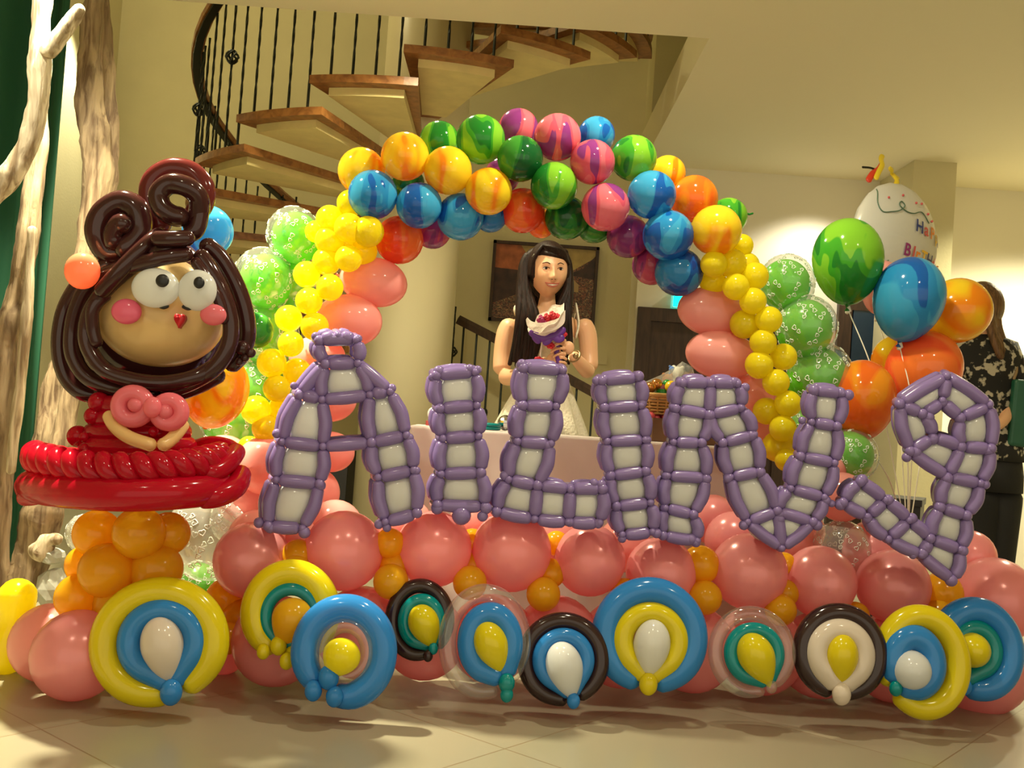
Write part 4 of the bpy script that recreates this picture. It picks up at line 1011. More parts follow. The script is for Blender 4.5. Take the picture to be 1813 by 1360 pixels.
# red bodice of stacked rings
for i, (y, w_, r) in enumerate(((200, 200, 52), (275, 215, 55), (350, 235, 56), (425, 260, 58))):
    mb = MB(); cx_, n = 735, 28
    pts = [E_(cx_ + w_ * math.cos(a), y + 6 * math.sin(a), YD - .085 * (w_ / 230) * math.sin(a)) for a in [2 * PI * j / n for j in range(n + 1)]]
    mb.tube(pts, S(r / 3.022, YD), 14, closed=True, cap=False); mb.build('bodice_ring', M['red'], doll)
mb = MB(); mb.ball(E_(735, 320, YD), (S(62, YD), .06, S(60, YD)), n=24, k=14); mb.build('bodice_core', M['red'], doll)
for x, y, r, dy in ((530, 190, 56, -.05), (500, 262, 48, -.05), (418, 370, 58, .0), (820, 345, 26, -.13), (450, 375, 26, -.06), (1010, 500, 34, -.06), (455, 440, 30, -.07)):
    mb = MB(); mb.ball(E_(x, y, YD + dy), S(r / 3.022, YD), n=18, k=12); mb.build('red_bubble', M['red'], doll)
# bow
for (x, y, R, r, s_) in ((712, 210, 76, 42, 1), (905, 240, 66, 40, -1)):
    mb = MB(); pts = []
    for i in range(33):
        a = 2 * PI * i / 32; pts.append(E_(x + R * math.cos(a), y + R * .95 * math.sin(a), Yf - .05))
    mb.tube(pts, S(r / 3.022, YD), 16, closed=True, cap=False); mb.build('bow_loop', M['bow'], doll)
for x, y, rx, rz in ((730, 203, 46, 38), (885, 238, 40, 40), (815, 216, 46, 54)):
    mb = MB(); mb.ball((0, 0, 0), (S(rx / 3.022, YD), .018, S(rz / 3.022, YD)), n=18, k=12); o = mb.build('bow_bubble', M['bow'], doll); o.location = E_(x, y, Yf - (.075 if x == 815 else .06)); put(o, doll)
# arms
etube('arm', [(575, 240, Yf - .02), (610, 310, Yf - .04), (690, 375, Yf - .06), (835, 425, Yf - .07)], 34, 'skin_rub')
etube('arm', [(845, 428, Yf - .07), (900, 400, Yf - .05), (950, 350, Yf - .03), (990, 290, Yf)], 34, 'skin_rub')
# skirt: lower smooth ring and twisted rope ring, both ends lifted
def loop(pf): return [pf(2 * PI * i / 60) for i in range(61)]
# a: angle, front = -pi/2
def low(a):
    s_, c_ = math.sin(a), math.cos(a); return E_(690 + 520 * c_, 640 - 30 * (1 - abs(c_)) * (1 if s_ > 0 else 0) + 45 * max(0, -s_) - 10 * abs(c_), YD + .26 * s_)
mb = MB(); mb.tube(loop(low), S(27, YD), 20, closed=True, cap=False); mb.build('skirt_ring', M['red'], doll)
def rope(a):
    s_, c_ = math.sin(a), math.cos(a); return E_(690 + 490 * c_, 545 - 60 * abs(c_) ** 2.5 - 20 * max(0, s_), YD + .24 * s_)
cen = loop(rope)
fine = spline(cen[:-1], 6, closed=True)
for ph in (0, PI):
    pts = []
    N = len(fine)
    for i, p in enumerate(fine):
        t = (fine[(i + 1) % (N - 1)] - fine[(i - 1) % (N - 1)]).normalized(); u = t.cross(Vector((0, 0, 1))).normalized(); v = t.cross(u)
        a = ph + 2 * PI * 16 * i / (N - 1); pts.append(p + (u * math.cos(a) + v * math.sin(a)) * S(14, YD))
    mb = MB(); mb.tube(pts, S(15, YD), 12, closed=True, cap=False); mb.build('skirt_rope', M['red'], doll)
# curled ends of the skirt
for pts, r in (([(240, 560, YD - .02), (180, 520, YD), (150, 460, YD + .02), (190, 430, YD + .04), (240, 450, YD + .05)], 40), ([(150, 700, YD - .05), (120, 640, YD), (150, 590, YD + .02)], 42), ([(120, 700, YD - .03), (200, 690, YD - .1), (290, 640, YD - .14)], 44),
               ([(1040, 430, YD + .1), (1130, 410, YD + .05), (1230, 430, YD), (1270, 490, YD - .03)], 42), ([(1040, 700, YD - .18), (1160, 690, YD - .16), (1260, 640, YD - .1), (1290, 560, YD)], 58), ([(1060, 560, YD - .16), (1150, 560, YD - .14), (1230, 500, YD - .08), (1270, 440, YD)], 52)):
    etube('skirt_curl', pts, r, 'red')

# ================================================================ table
TZ, TY0, TY1 = .775, 3.84, 4.12
tl, tr_ = P(728, 765, TY0), P(1280, 793, TY0)
tb = thing('table', 'long table under a pale lilac cloth in front of the woman', 'table', ((tl.x + tr_.x) / 2, (TY0 + TY1) / 2, 0))
mb = MB(); mb.box((tl.x + .01, TY0 + .01, TZ - .03), (tr_.x - .01, TY1 - .01, TZ - .006)); mb.build('table_top', M['wood'], tb, smooth=False)
for x in (tl.x + .06, tr_.x - .06):
    for y in (TY0 + .05, TY1 - .05): mb = MB(); mb.tube([(x, y, 0), (x, y, TZ - .03)], .018, 10); mb.build('leg', M['iron'], tb)
mb = MB(); nx = 70
def clothx(u): return tl.x + (tr_.x - tl.x) * u
vs = []; fs = []
zs = [TZ, TZ - .012, .68, .60, .5, .3, .12, .02]
rows = []
rows.append([(clothx(i / nx), TY1, TZ) for i in range(nx + 1)])
for j, z in enumerate(zs):
    dpt = (TZ - z)
    rows.append([(clothx(i / nx) + min(.34, 1.3 * dpt) * max(0, i / nx - .85) / .15, TY0 - .010 - .02 * dpt * (1 + math.sin(i * .55) + .5 * math.sin(i * 1.3)), z) for i in range(nx + 1)])
for row in rows: vs += row
for j in range(len(rows) - 1):
    for i in range(nx): a = j * (nx + 1) + i; fs.append((a, a + 1, a + nx + 2, a + nx + 1))
n0 = len(vs)
for k_, x in ((0, rows[1][0][0]), (nx, None)):   # ends hanging at the sides
    cols_ = []
    for j in range(1, len(rows)):
        p = rows[j][k_]; d_ = (TZ - p[2]) * (.06 if k_ == 0 else .0); cols_.append([p, (p[0] - d_, (TY0 + TY1) / 2, p[2]), (p[0] - d_, TY1 + .01, p[2])])
    b0 = len(vs)
    for r_ in cols_: vs += r_
    for j in range(len(cols_) - 1):
        for i in range(2): a = b0 + j * 3 + i; fs.append((a, a + 1, a + 4, a + 3))
mb.add(vs, fs)
cl = mb.build('tablecloth', plain('pale_lilac_cloth', (.66, .58, .56), .8, bump=.15, bscale=14, vary=.05, vscale=3)); sm = cl.modifiers.new('thick', 'SOLIDIFY'); sm.thickness = .003; sm.offset = 1
tag(cl, 'pale lilac cloth hanging over the front of the long table', 'tablecloth')

# things on the table
TT = TZ + .004
def on(px, Y=3.95): return Vector((P(px, 770, Y).x, Y, TT))
p = on(866, 3.90); t_ = thing('trinket_box', 'small flat teal box on the table beside the mirrored ball', 'box', tuple(p))
mb = MB(); mb.lathe([(0, 0), (.038, 0), (.042, .004), (.042, .014), (0, .014)], 24, mat=Matrix.Translation(p)); mb.build('base', M['ring_teal'], t_)
mb = MB(); mb.lathe([(.0, .0145), (.044, .0145), (.044, .022), (.03, .026), (0, .027)], 24, mat=Matrix.Translation(p)); mb.build('lid', M['ring_teal'], t_)
p = on(893, 3.95); mb = MB()
mb.ball((0, 0, 0), .030, n=14, k=10); o = mb.build('mirrored_ball', plain('mirror_tiles', (.6, .6, .62), .12, 1), smooth=False); o.location = p + Vector((0, 0, .030)); tag(o, 'small faceted mirrored ball on the table left of the letter L', 'ornament')
p = on(765, 3.95); t_ = thing('panda_figurine', 'small white and black figurine on a red base at the left of the table', 'figurine', tuple(p))
mb = MB(); mb.box((p.x - .026, p.y - .02, TT), (p.x + .026, p.y + .02, TT + .018)); mb.build('base', plain('dull_red_plastic', (.5, .08, .07), .4), t_, smooth=False)
mb = MB(); mb.ball(p + Vector((0, 0, .045)), (.024, .022, .027)); mb.build('body', M['white'], t_)
for dx in (-.008, .012): mb = MB(); mb.ball(p + Vector((dx + .008, -.018, .048)), (.008, .006, .013), n=10, k=8); mb.build('black_patch', M['black'], t_)
# brown box, basket, sweets
bx = P(1186, 770, 4.0); zt = P(1186, 742, 4.0).z
t_ = thing('cardboard_box', 'brown box on the table under the basket', 'box', (bx.x, 4.0, TT)); x0, x1 = P(1150, 770, 4.0).x, P(1285, 770, 4.0).x
card = plain('brown_card', (.13, .06, .025), .7)
for a, b2 in (((x0, 3.93, TT), (x1, 3.936, zt)), ((x0, 4.074, TT), (x1, 4.08, zt)), ((x0, 3.936, TT), (x0 + .006, 4.074, zt)), ((x1 - .006, 3.936, TT), (x1, 4.074, zt))): mb = MB(); mb.box(a, b2); mb.build('panel', card, t_, smooth=False)
mb = MB(); mb.box((x0 + .006, 3.936, TT), (x1 - .006, 4.074, zt - .03)); mb.build('bottom', card, t_, smooth=False)
pk = plain('shiny_pink_wrap', (.75, .10, .13), .25); rnd = random.Random(5)
for i, (px, py) in enumerate(((1153, 737), (1163, 741), (1172, 736), (1180, 741), (1158, 731), (1170, 730), (1182, 731))):
    mb = MB(); mb.ball((0, 0, 0), (.020, .018, .015), n=10, k=7); o = mb.build('wrapped_sweet', pk); o.location = P(px, py, 3.975 + .02 * (i % 3)); o.rotation_euler = (rnd.random(), rnd.random(), rnd.random())
    tag(o, ('pink wrapped sweet at the left of the brown box, upper', 'pink wrapped sweet in the brown box, second from left, sunk low', 'pink wrapped sweet in the middle of the brown box', 'pink wrapped sweet at the right of the brown box, lower', 'pink wrapped sweet at the left, touching the basket foot', 'pink wrapped sweet under the middle of the basket', 'pink wrapped sweet at the right, touching the basket foot')[i], 'sweet', 'pink wrapped sweets')
bc = P(1172, 733, 4.06); t_ = thing('wicker_basket', 'wicker basket of coloured balls behind the letters on the table', 'basket', tuple(bc))
wick = plain('tan_wicker', (.48, .27, .08), .6); bw = S(52, 4.06); bh = bc.z
for j in range(7):
    z = bh + .0 + j * S(5.3, 4.06) ; f_ = 1 + .03 * j; pts = []
    for i in range(49):
        a = 2 * PI * i / 48; pts.append((bc.x + bw * f_ * math.cos(a) + .004 * math.cos(i * PI + j * PI) * math.cos(a), 4.06 + .09 * f_ * math.sin(a) + .004 * math.cos(i * PI + j * PI) * math.sin(a), z))
    mb = MB(); mb.tube(pts, .0052 if j < 6 else .009, 6, closed=True, cap=False); mb.build('woven_ring' if j < 6 else 'rim', wick, t_)
for i in range(24):
    a = 2 * PI * i / 24; mb = MB(); mb.tube([(bc.x + bw * math.cos(a), 4.06 + .09 * math.sin(a), bh), (bc.x + bw * 1.18 * math.cos(a), 4.06 + .106 * math.sin(a), bh + S(33, 4.06))], .004, 6); mb.build('stake', wick, t_)
mb = MB(); mb.lathe([(0, 0), (1, 0), (1.1, S(26, 4.06)), (0, S(26, 4.06))], 28, mat=Matrix.Translation((bc.x, 4.06, bh)) @ Matrix.Diagonal((bw * .93, .083, 1, 1))); mb.build('lining', card, t_)
gold_m = plain('shiny_gold', (.65, .30, .08), .15, .8); gr_m = plain('green_plastic', (.02, .30, .05), .3); ye_m = plain('yellow_plastic', (.9, .60, .02), .3); pu_m = plain('mauve_plastic', (.35, .10, .20), .3)
for px, py, r, m, lab in ((1140, 690, 11, gold_m, 'gold ball at the left of the basket'), (1152, 686, 10, gold_m, 'gold ball, second from left in the basket'), (1163, 681, 11, gold_m, 'gold ball, topmost in the basket'), (1172, 688, 9, pu_m, 'mauve ball in the middle of the basket'),
     (1172, 697, 12, gr_m, 'green ball at the basket rim'), (1188, 685, 11, ye_m, 'yellow ball at the right of the basket'), (1181, 680, 8, gr_m, 'small green ball behind the yellow one'), (1196, 698, 9, plain('pink_plastic', (.7, .18, .2), .3), 'pink ball at the right rim of the basket'), (1205, 690, 10, gold_m, 'gold ball at the right of the basket, behind letter N')):
    mb = MB(); mb.ball((0, 0, 0), S(r, 4.03), n=16, k=10); o = mb.build('ball', m); o.location = P(px, py, 4.03 + .012 * ((px * 7) % 3)); tag(o, lab, 'ball', 'balls in the basket')
# clear-wrapped gift with toys leaning behind the basket
gp = P(1195, 675, 4.16); t_ = thing('wrapped_gift', 'clear wrapped gift of soft toys leaning behind the basket', 'gift', (gp.x, 4.16, TT))
mb = MB(); rr = random.Random(2); n = 14; pl = [(1142, 676), (1170, 664), (1198, 648), (1208, 640), (1226, 650), (1240, 700), (1236, 770), (1150, 770)]
vs = [P(a, b2, 4.12 + .015 * (i % 3)) for i, (a, b2) in enumerate(pl)] + [P(a, b2, 4.22) for i, (a, b2) in enumerate(pl)]; m_ = len(pl)
mb.add(vs + [P(1195, 690, 4.09)], [(i, (i + 1) % m_, 2 * m_) for i in range(m_)] + [tuple(range(2 * m_ - 1, m_ - 1, -1))] + [(i, (i + 1) % m_, (i + 1) % m_ + m_, i + m_) for i in range(m_)]); mb.build('clear_wrap', clear('clear_film', milk=.22), t_, smooth=False)
for px, py, r, m, lab in ((1182, 672, 10, plain('tan_plush', (.40, .16, .05), .9), 'small tan soft toy'), (1200, 660, 11, plain('white_plush', (.7, .68, .6), .9), 'white soft toy'), (1214, 670, 12, plain('brown_plush', (.16, .07, .04), .9), 'brown soft toy'), (1190, 654, 6, plain('blue_plush', (.1, .2, .5), .9), 'tiny blue soft toy'), (1220, 653, 8, M['black'], 'black soft toy')):
    c = P(px, py, 4.17); q = S(r, 4.17); t_ = thing('soft_toy', lab + ' in the clear wrapped gift behind the basket', 'soft toy', tuple(c - Vector((0, 0, q))), 'soft toys in the wrapped gift')
    mb = MB(); mb.ball(c, q, n=12, k=9); mb.ball(c - Vector((0, -.01, q * 1.3)), (q * .9, q * .7, q), n=12, k=9); mb.build('body', m, t_)
    for dx in (-1, 1): mb = MB(); mb.ball(c + Vector((dx * q * .7, 0, q * .8)), q * .38, n=8, k=6); mb.build('ear', m, t_)

# soft background pieces
def case(lab, px0, px1, py_top, Y, dep, yaw):
    a, b_ = P(px0, py_top, Y), P(px1, py_top, Y); c = (a + b_) / 2; w_ = (b_ - a).length / 2 / max(.6, math.cos(yaw)); z = c.z
    t_ = thing('equipment_case', lab, 'case', (c.x, Y + dep / 2, 0)); T = Matrix.Translation((c.x, Y + dep / 2, 0)) @ Matrix.Rotation(yaw, 4, 'Z')
    bk = bpy.data.materials.get('black_case') or plain('black_case', (.010, .009, .010), .5)
    mb = MB(); mb.box((-w_, -dep / 2, .02), (w_, dep / 2, z - .03), mat=T); mb.build('case_body', bk, t_, smooth=False)
    mb = MB(); mb.box((-w_ - .006, -dep / 2 - .006, z - .03), (w_ + .006, dep / 2 + .006, z), mat=T); mb.build('lid', bk, t_, smooth=False)
    mb = MB(); mb.tube([T @ Vector(p) for p in ((-.05, -dep / 2, z - .08), (-.05, -dep / 2 - .025, z - .08), (.05, -dep / 2 - .025, z - .08), (.05, -dep / 2, z - .08))], .006, 8); mb.build('handle', M['iron'], t_)
    for sx in (-1, 1):
        for sy in (-1, 1): mb = MB(); mb.ball(T @ Vector((sx * (w_ - .03), sy * (dep / 2 - .03), .012)), .012, n=8, k=6); mb.build('foot', bk, t_)
case('low black case behind the tail of the numeral, right of the bunch ribbons', 1572, 1650, 884, 4.75, .3, math.radians(-25))
case('black case standing left of the round cream column', 548, 617, 800, 6.0, .35, 0)

def union_body(name, shapes, mat, parent_label, cat, voxel=.005, smooth=6):
    mb = MB()
    for f in shapes: f(mb)
    o = mb.build(name, mat)
    rm = o.modifiers.new('r', 'REMESH'); rm.mode = 'VOXEL'; rm.voxel_size = voxel; rm.use_smooth_shade = True
    s_ = o.modifiers.new('s', 'SMOOTH'); s_.iterations = smooth; s_.factor = .5
    dg = bpy.context.evaluated_depsgraph_get(); me = bpy.data.meshes.new_from_object(o.evaluated_get(dg))
    old = o.data; o.modifiers.clear(); o.data = me; bpy.data.meshes.remove(old)
    if not me.materials: me.materials.append(mat)
    me.polygons.foreach_set('use_smooth', [True] * len(me.polygons))
    return tag(o, parent_label, cat)
def loft(mb, secs, n=28, mi=0):
    """secs: (centre Vector, rx, ry) ellipses in horizontal planes; capped"""
    vs = []; fs = []
    for c, rx, ry in secs:
        for j in range(n): a = 2 * PI * j / n; vs.append(c + Vector((rx * math.cos(a), ry * math.sin(a), 0)))
    for i in range(len(secs) - 1):
        for j in range(n): a = i * n + j; b_ = i * n + (j + 1) % n; fs.append((a, b_, b_ + n, a + n))
    fs += [tuple(range(n - 1, -1, -1)), tuple(range((len(secs) - 1) * n, len(secs) * n))]
    mb.add(vs, fs, mi)

# ================================================================ the smiling woman
YW = 4.40; kW = S(1, YW)
skin_m, nt, bs = newmat('warm_skin'); bs.inputs['Base Color'].default_value = (.80, .46, .27, 1); bs.inputs['Roughness'].default_value = .42; bs.inputs['Subsurface Weight'].default_value = .12; bs.inputs['Subsurface Radius'].default_value = (.012, .005, .002)
def Wn(px, py, dy=0): return P(px, py, YW + dy)
HC = Wn(970.5, 479, -.03)
TH = Matrix.Translation(HC) @ Matrix.Rotation(math.radians(13), 4, 'Z') @ Matrix.Rotation(math.radians(ROLL * 57.3 - 7), 4, 'Y') @ Matrix.Rotation(math.radians(4), 4, 'X')
def g(a, s_): return math.exp(-(a / s_) ** 2)
def headf(v):
    x, y, z = v.x * .084, v.y * .092, v.z * .113
    if v.z < 0: k = 1 - .27 * (-v.z) ** 1.7; x *= k; y *= 1 - .10 * (-v.z) ** 2
    if v.z < -.2 and y > 0: y *= 1 - .5 * (-v.z - .2)
    if y < 0:
        fr = min(1, -v.y * 1.3)
        y -= fr * (.019 * g(x, .011) * g(z + .032, .013) + .010 * g(x, .008) * g(z + .012, .022) + .006 * g(abs(x) - .011, .006) * g(z + .037, .007))   # nose
        y += fr * .0075 * g(abs(x) - .031, .015) * g(z - .004, .011)          # sockets
        y -= fr * (.0045 * g(abs(x) - .038, .018) * g(z + .034, .018))        # smiling cheeks
        y -= fr * (.005 * g(x, .022) * g(z + .064, .010) + .006 * g(x, .018) * g(z + .098, .014))   # lips, chin
        y -= fr * .003 * g(abs(x) - .028, .018) * g(z - .024, .007)
    return Vector((x, y, z))
def wbody(mb):
    mb.ball((0, 0, 0), 1, n=72, k=54, f=lambda v: TH @ headf(v))
    for s_ in (-1, 1): mb.ball(TH @ Vector((s_ * .083, .012, -.008)), (.008, .014, .026), n=12, k=8)
    secs = [(Wn(969, 505, .0), 13, .045), (Wn(969, 530, .01), 14.5, .046), (Wn(968, 545, .015), 17, .05), (Wn(968, 553, .02), 34, .055), (Wn(967, 562, .02), 54, .065), (Wn(967, 575, .02), 57, .078), (Wn(967, 600, .02), 50, .092), (Wn(966, 625, .02), 46, .092), (Wn(966, 655, .02), 37, .08), (Wn(965, 690, .02), 42, .09), (Wn(963, 730, .02), 50, .105), (Wn(962, 790, .02), 48, .1)]
    loft(mb, [(c, rx * kW, ry) for c, rx, ry in secs])
    for px in (948, 976):
        hip = Wn(px, 770, .02); an = Vector((hip.x, YW + .02, .08))
        mb.tube(spline([hip, hip.lerp(an, .5) + Vector((0, -.01, 0)), an], 6), lambda t: .075 - .042 * t, 16)
        mb.tube([an + Vector((0, .03, -.045)), an + Vector((0, -.05, -.05)), an + Vector((0, -.13, -.06))], .032, 12)
    # arms
    mb.tube(spline([Wn(912, 567, .02), Wn(897, 590, .02), Wn(890, 630, .01), Wn(888, 664, -.02)], 6), lambda t: kW * (19 - 3.5 * t), 18)
    mb.tube(spline([Wn(888, 666, -.02), Wn(910, 668, -.08), Wn(945, 652, -.14), Wn(972, 638, -.17)], 6), lambda t: kW * (15.5 - 6 * t), 18)
    mb.tube(spline([Wn(1025, 567, .02), Wn(1039, 590, .02), Wn(1043, 630, .01), Wn(1044, 658, -.02)], 6), lambda t: kW * (18 - 3 * t), 18)
    mb.tube(spline([Wn(1044, 660, -.02), Wn(1035, 652, -.07), Wn(1022, 638, -.12), Wn(1012, 626, -.15)], 6), lambda t: kW * (15 - 6 * t), 18)
    # palms
    mb.ball(Wn(980, 636, -.18), (.030, .016, .026), n=16, k=10)
    mb.ball(Wn(1006, 616, -.17), (.026, .016, .028), n=16, k=10)
    # fingers of the upper hand wrap over the wrapped stems, each its own length
    for i, (y0, x1, y1, x2, y2) in enumerate(((604, 985, 601, 976, 608), (611, 982, 610, 972, 617), (618, 983, 619, 974, 625), (625, 986, 628, 979, 633))):
        mb.tube(spline([Wn(1002, y0, -.19), Wn(x1 + 8, y1 - 2, -.215), Wn(x1, y1, -.222), Wn(x2, y2, -.205)], 4), .0064 - .0003 * i, 10)
    mb.tube(spline([Wn(1000, 608, -.19), Wn(994, 600, -.205), Wn(988, 596, -.21)], 4), .009, 10)
    for i, (x1, y1, x2, y2) in enumerate(((994, 625, 1002, 629), (996, 633, 1004, 637), (996, 641, 1003, 645), (993, 649, 999, 652))):
        mb.tube(spline([Wn(984, 625 + 7 * i, -.195), Wn(x1 - 2, y1, -.214), Wn(x1 + 3, y1 + 1, -.212), Wn(x2, y2, -.198)], 4), .0064 - .0003 * i, 10)
    mb.tube(spline([Wn(978, 626, -.19), Wn(980, 618, -.205), Wn(985, 612, -.212)], 4), .0088, 10)
wo = union_body('person', [wbody], skin_m, 'smiling woman in a sleeveless white dress holding a small bouquet behind the table', 'person', .0036, 2)
def kid(o): o.parent = wo; return o
def wb(mb, name, m, smooth=True): return kid(mb.build(name, m, None, smooth))
def hp_(x, y, z): return TH @ Vector((x, y, z))
# face details
ew = plain('eye_white', (.75, .70, .64), .2); ir = plain('dark_iris', (.015, .006, .004), .12); lipm = plain('lip_colour', (.50, .13, .09), .35); tooth = plain('tooth_white', (.85, .80, .70), .25); browm = plain('brow_hair', (.045, .02, .012), .7)
def face_y(x, z):
    best = None; vx = x / .084; vz = z / .113
    for _ in range(8):
        k = 1 - .27 * max(0, -vz) ** 1.7; vx = x / (.084 * k)
    r2 = max(.0, 1 - vx * vx - vz * vz); return headf(Vector((vx, -math.sqrt(r2), vz))).y
for s_ in (-1, 1):
    x, z = s_ * .031, .004; y = face_y(x, z)
    mb = MB(); mb.ball((0, 0, 0), 1, n=16, k=10, f=lambda v: hp_(x + v.x * .0145, y + .0008 + v.y * .005, z + v.z * .0060 * (1 - .3 * v.x * v.x))); e = wb(mb, 'eye', ew)
    mb = MB(); mb.ball((0, 0, 0), 1, n=14, k=8, f=lambda v: hp_(x + .001 + v.x * .0068, y - .0028 + v.y * .0026, z + .0004 + v.z * .0060)); o = mb.build('iris', ir); o.parent = e
    mb = MB(); mb.tube(spline([hp_(x - .0145, face_y(x - .0145, z) - .0015, z - .001), hp_(x - .006, y - .0045, z + .0052), hp_(x + .005, y - .0045, z + .0054), hp_(x + .0145, face_y(x + .0145, z) - .0015, z + .0005)], 5), .0015, 6); o = mb.build('eyelid', browm); o.parent = e
    mb = MB(); q = [(x - s_ * .015, .022), (x - s_ * .002, .0285), (x + s_ * .016, .024)]
    mb.tube(spline([hp_(a, face_y(a, b_) - .001, b_) for a, b_ in q], 5), lambda t: .0022 - .0008 * t, 6); wb(mb, 'eyebrow', browm)
def lip(q, r, name, m, fl=None):
    mb = MB(); mb.tube(spline([hp_(a, face_y(a, b_) - c_, b_) for a, b_, c_ in q], 6), r, 8); wb(mb, name, m)
lip([(-.031, -.054, .001), (-.016, -.0575, .002), (0, -.0585, .0025), (.016, -.0575, .002), (.031, -.054, .001)], lambda t: .0012 + .0016 * math.sin(PI * t), 'upper_lip', lipm)
lip([(-.031, -.054, .001), (-.018, -.066, .002), (0, -.0705, .0035), (.018, -.066, .002), (.031, -.054, .001)], lambda t: .0012 + .0026 * math.sin(PI * t), 'lower_lip', lipm)
lip([(-.022, -.0595, .0), (0, -.0635, .001), (.022, -.0595, .0)], lambda t: .0012 + .0030 * math.sin(PI * t), 'teeth', tooth)
for s_ in (-1, 1): lip([(s_ * .005, -.0415, .001), (s_ * .009, -.0420, .0005)], .0016, 'nostril', ir)
# hair
hairm = streak('dark_brown_hair', (.006, .003, .002), (.024, .010, .007), (60, 60, 3), .5, .3, 3); hairm.node_tree.nodes['Principled BSDF'].inputs['Specular IOR Level'].default_value = .22
mb = MB()
def capf(v):
    x, y, z = v.x * .094, v.y * .106 + .006, v.z * .126 + .002
    side = abs(v.x); hl = .46 - .12 * v.x - .25 * max(0, side - .55)
    if v.y < 0 and v.z < hl and side < .84:
        d = min(1, (hl - v.z) * 6) * min(1, (.84 - side) * 9); x *= 1 - .35 * d; y *= 1 - .35 * d; z *= 1 - .2 * d
    if v.z < -.3: y += .02 * (-v.z); x *= .9
    return hp_(x, y, z)
mb.ball((0, 0, 0), 1, n=72, k=54, f=capf)
def strand(q, r): mb.tube(spline([Wn(*p) for p in q], 6), lambda t: r * kW * (.9 - .45 * t * t + .1 * math.sin(9 * t + q[0][0])), 10)
rs = random.Random(4)
for i in range(11):       # left side, falls in front of the shoulder
    u = i / 10
    strand([(950 - 16 * u, 440 + 10 * u, -.03), (932 - 7 * u, 470, -.04), (934 - 13 * u, 510, -.06), (950 - 32 * u, 560, -.095), (953 - 42 * u, 605, -.10), (947 - 44 * u + rs.uniform(-3, 3), 645 + rs.uniform(-6, 8), -.10)], 8)
for i in range(8):
    u = i / 7
    strand([(985 + 14 * u, 440 + 8 * u, -.0), (1004 + 3 * u, 470, -.02), (1004 + 5 * u, 510, -.05), (984 + 24 * u, 560, -.085), (992 + 18 * u, 605, -.09), (998 + 10 * u + rs.uniform(-2, 2), 640 + rs.uniform(-6, 8), -.09)], 7)
for i in range(10):       # behind the neck
    u = i / 9
    strand([(945 + 50 * u, 440, .05), (932 + 76 * u, 490, .05), (930 + 76 * u, 540, .05), (930 + 70 * u, 590, .12)], 10)
for i in range(13):       # fringe combed across and down the temples
    u = i / 12
    mb.tube(spline([hp_(-.045 + .012 * u, -.055 - .01 * u, .100 - .004 * i * .4), hp_(-.005 + .02 * u, -.092 + .008 * u, .090 - .022 * u), hp_(.045 + .006 * u, -.078 + .008 * u, .072 - .018 * u), hp_(.076 + .004 * u, -.040, .035 - .01 * u)], 5), .0075, 8)
for i in range(8):
    u = i / 7
    mb.tube(spline([hp_(-.040, -.060 + .03 * u, .103), hp_(-.062 - .006 * u, -.062 + .03 * u, .072), hp_(-.078 - .004 * u, -.050 + .03 * u, .030), hp_(-.084 - .004 * u, -.04 + .03 * u, -.03)], 5), .0075, 8)
ho = wb(mb, 'long_hair', hairm)
mb = MB(); mb.tube([hp_(-.074, -.052, .062), hp_(-.080, -.035, .050)], .004, 8); o = mb.build('hair_clip', plain('silver_clip', (.6, .6, .6), .2, .9)); o.parent = ho
# dress
dressm = plain('white_dress_cloth', (.80, .74, .58), .8, bump=.5, bscale=90)
mb = MB(); n = 64; rows = []
prof = [(967, 580, 47, .088, 0), (967, 600, 52, .100, 0), (966, 625, 48, .100, 0), (966, 652, 39.5, .088, 0), (965, 664, 40, .09, .01), (963, 690, 50, .11, .04), (960, 720, 63, .135, .06), (957, 755, 78, .17, .07), (955, 800, 92, .2, .08), (953, 880, 108, .23, .09)]
for px, py, rx, ry, fo_ in prof:
    c = Wn(px, py, .02); row = []
    for j in range(n):
        a = 2 * PI * j / n; k = 1 + fo_ * math.sin(a * 13 + math.sin(a * 3)); row.append(c + Vector((rx * kW * math.cos(a) * k, ry * math.sin(a) * k, 0)))
    rows += row
fs = []
for i in range(len(prof) - 1):
    for j in range(n): a = i * n + j; b_ = i * n + (j + 1) % n; fs.append((a, b_, b_ + n, a + n))
mb.add(rows, fs); o = wb(mb, 'dress', dressm); sm = o.modifiers.new('t', 'SOLIDIFY'); sm.thickness = .004
# straps
for q in ([(912, 546, .0), (914, 552, -.055), (922, 572, -.072), (930, 592, -.085)], [(1019, 541, .03), (1021, 549, -.045), (1024, 575, -.062), (1019, 600, -.083)]):
    mb = MB(); mb.tube(spline([Wn(*p) for p in q], 6), 6.5 * kW, 12, flat=.35); wb(mb, 'dress_strap', dressm)
for q in ([(912, 546, .0), (912, 552, .06), (925, 585, .11)], [(1019, 541, .03), (1018, 552, .07), (1010, 585, .11)]):
    mb = MB(); mb.tube(spline([Wn(*p) for p in q], 6), 6.5 * kW, 12, flat=.35); wb(mb, 'dress_strap', dressm)
mb = MB(); c = Wn(1017, 631, -.13); pts = []
ax = (Wn(1022, 638, -.12) - Wn(1012, 626, -.15)).normalized(); u = ax.cross(Vector((0, 1, 0))).normalized(); v = ax.cross(u)
for i in range(21): a = 2 * PI * i / 20; pts.append(c + (u * math.cos(a) + v * math.sin(a)) * .0265)
mb.tube(pts, .005, 8, closed=True, cap=False); mb.ball(c - Vector((0, .027, 0)) + Vector((.004, 0, 0)), (.012, .006, .012), n=12, k=8); wb(mb, 'wristwatch', plain('watch_gold', (.35, .25, .12), .3, .8))

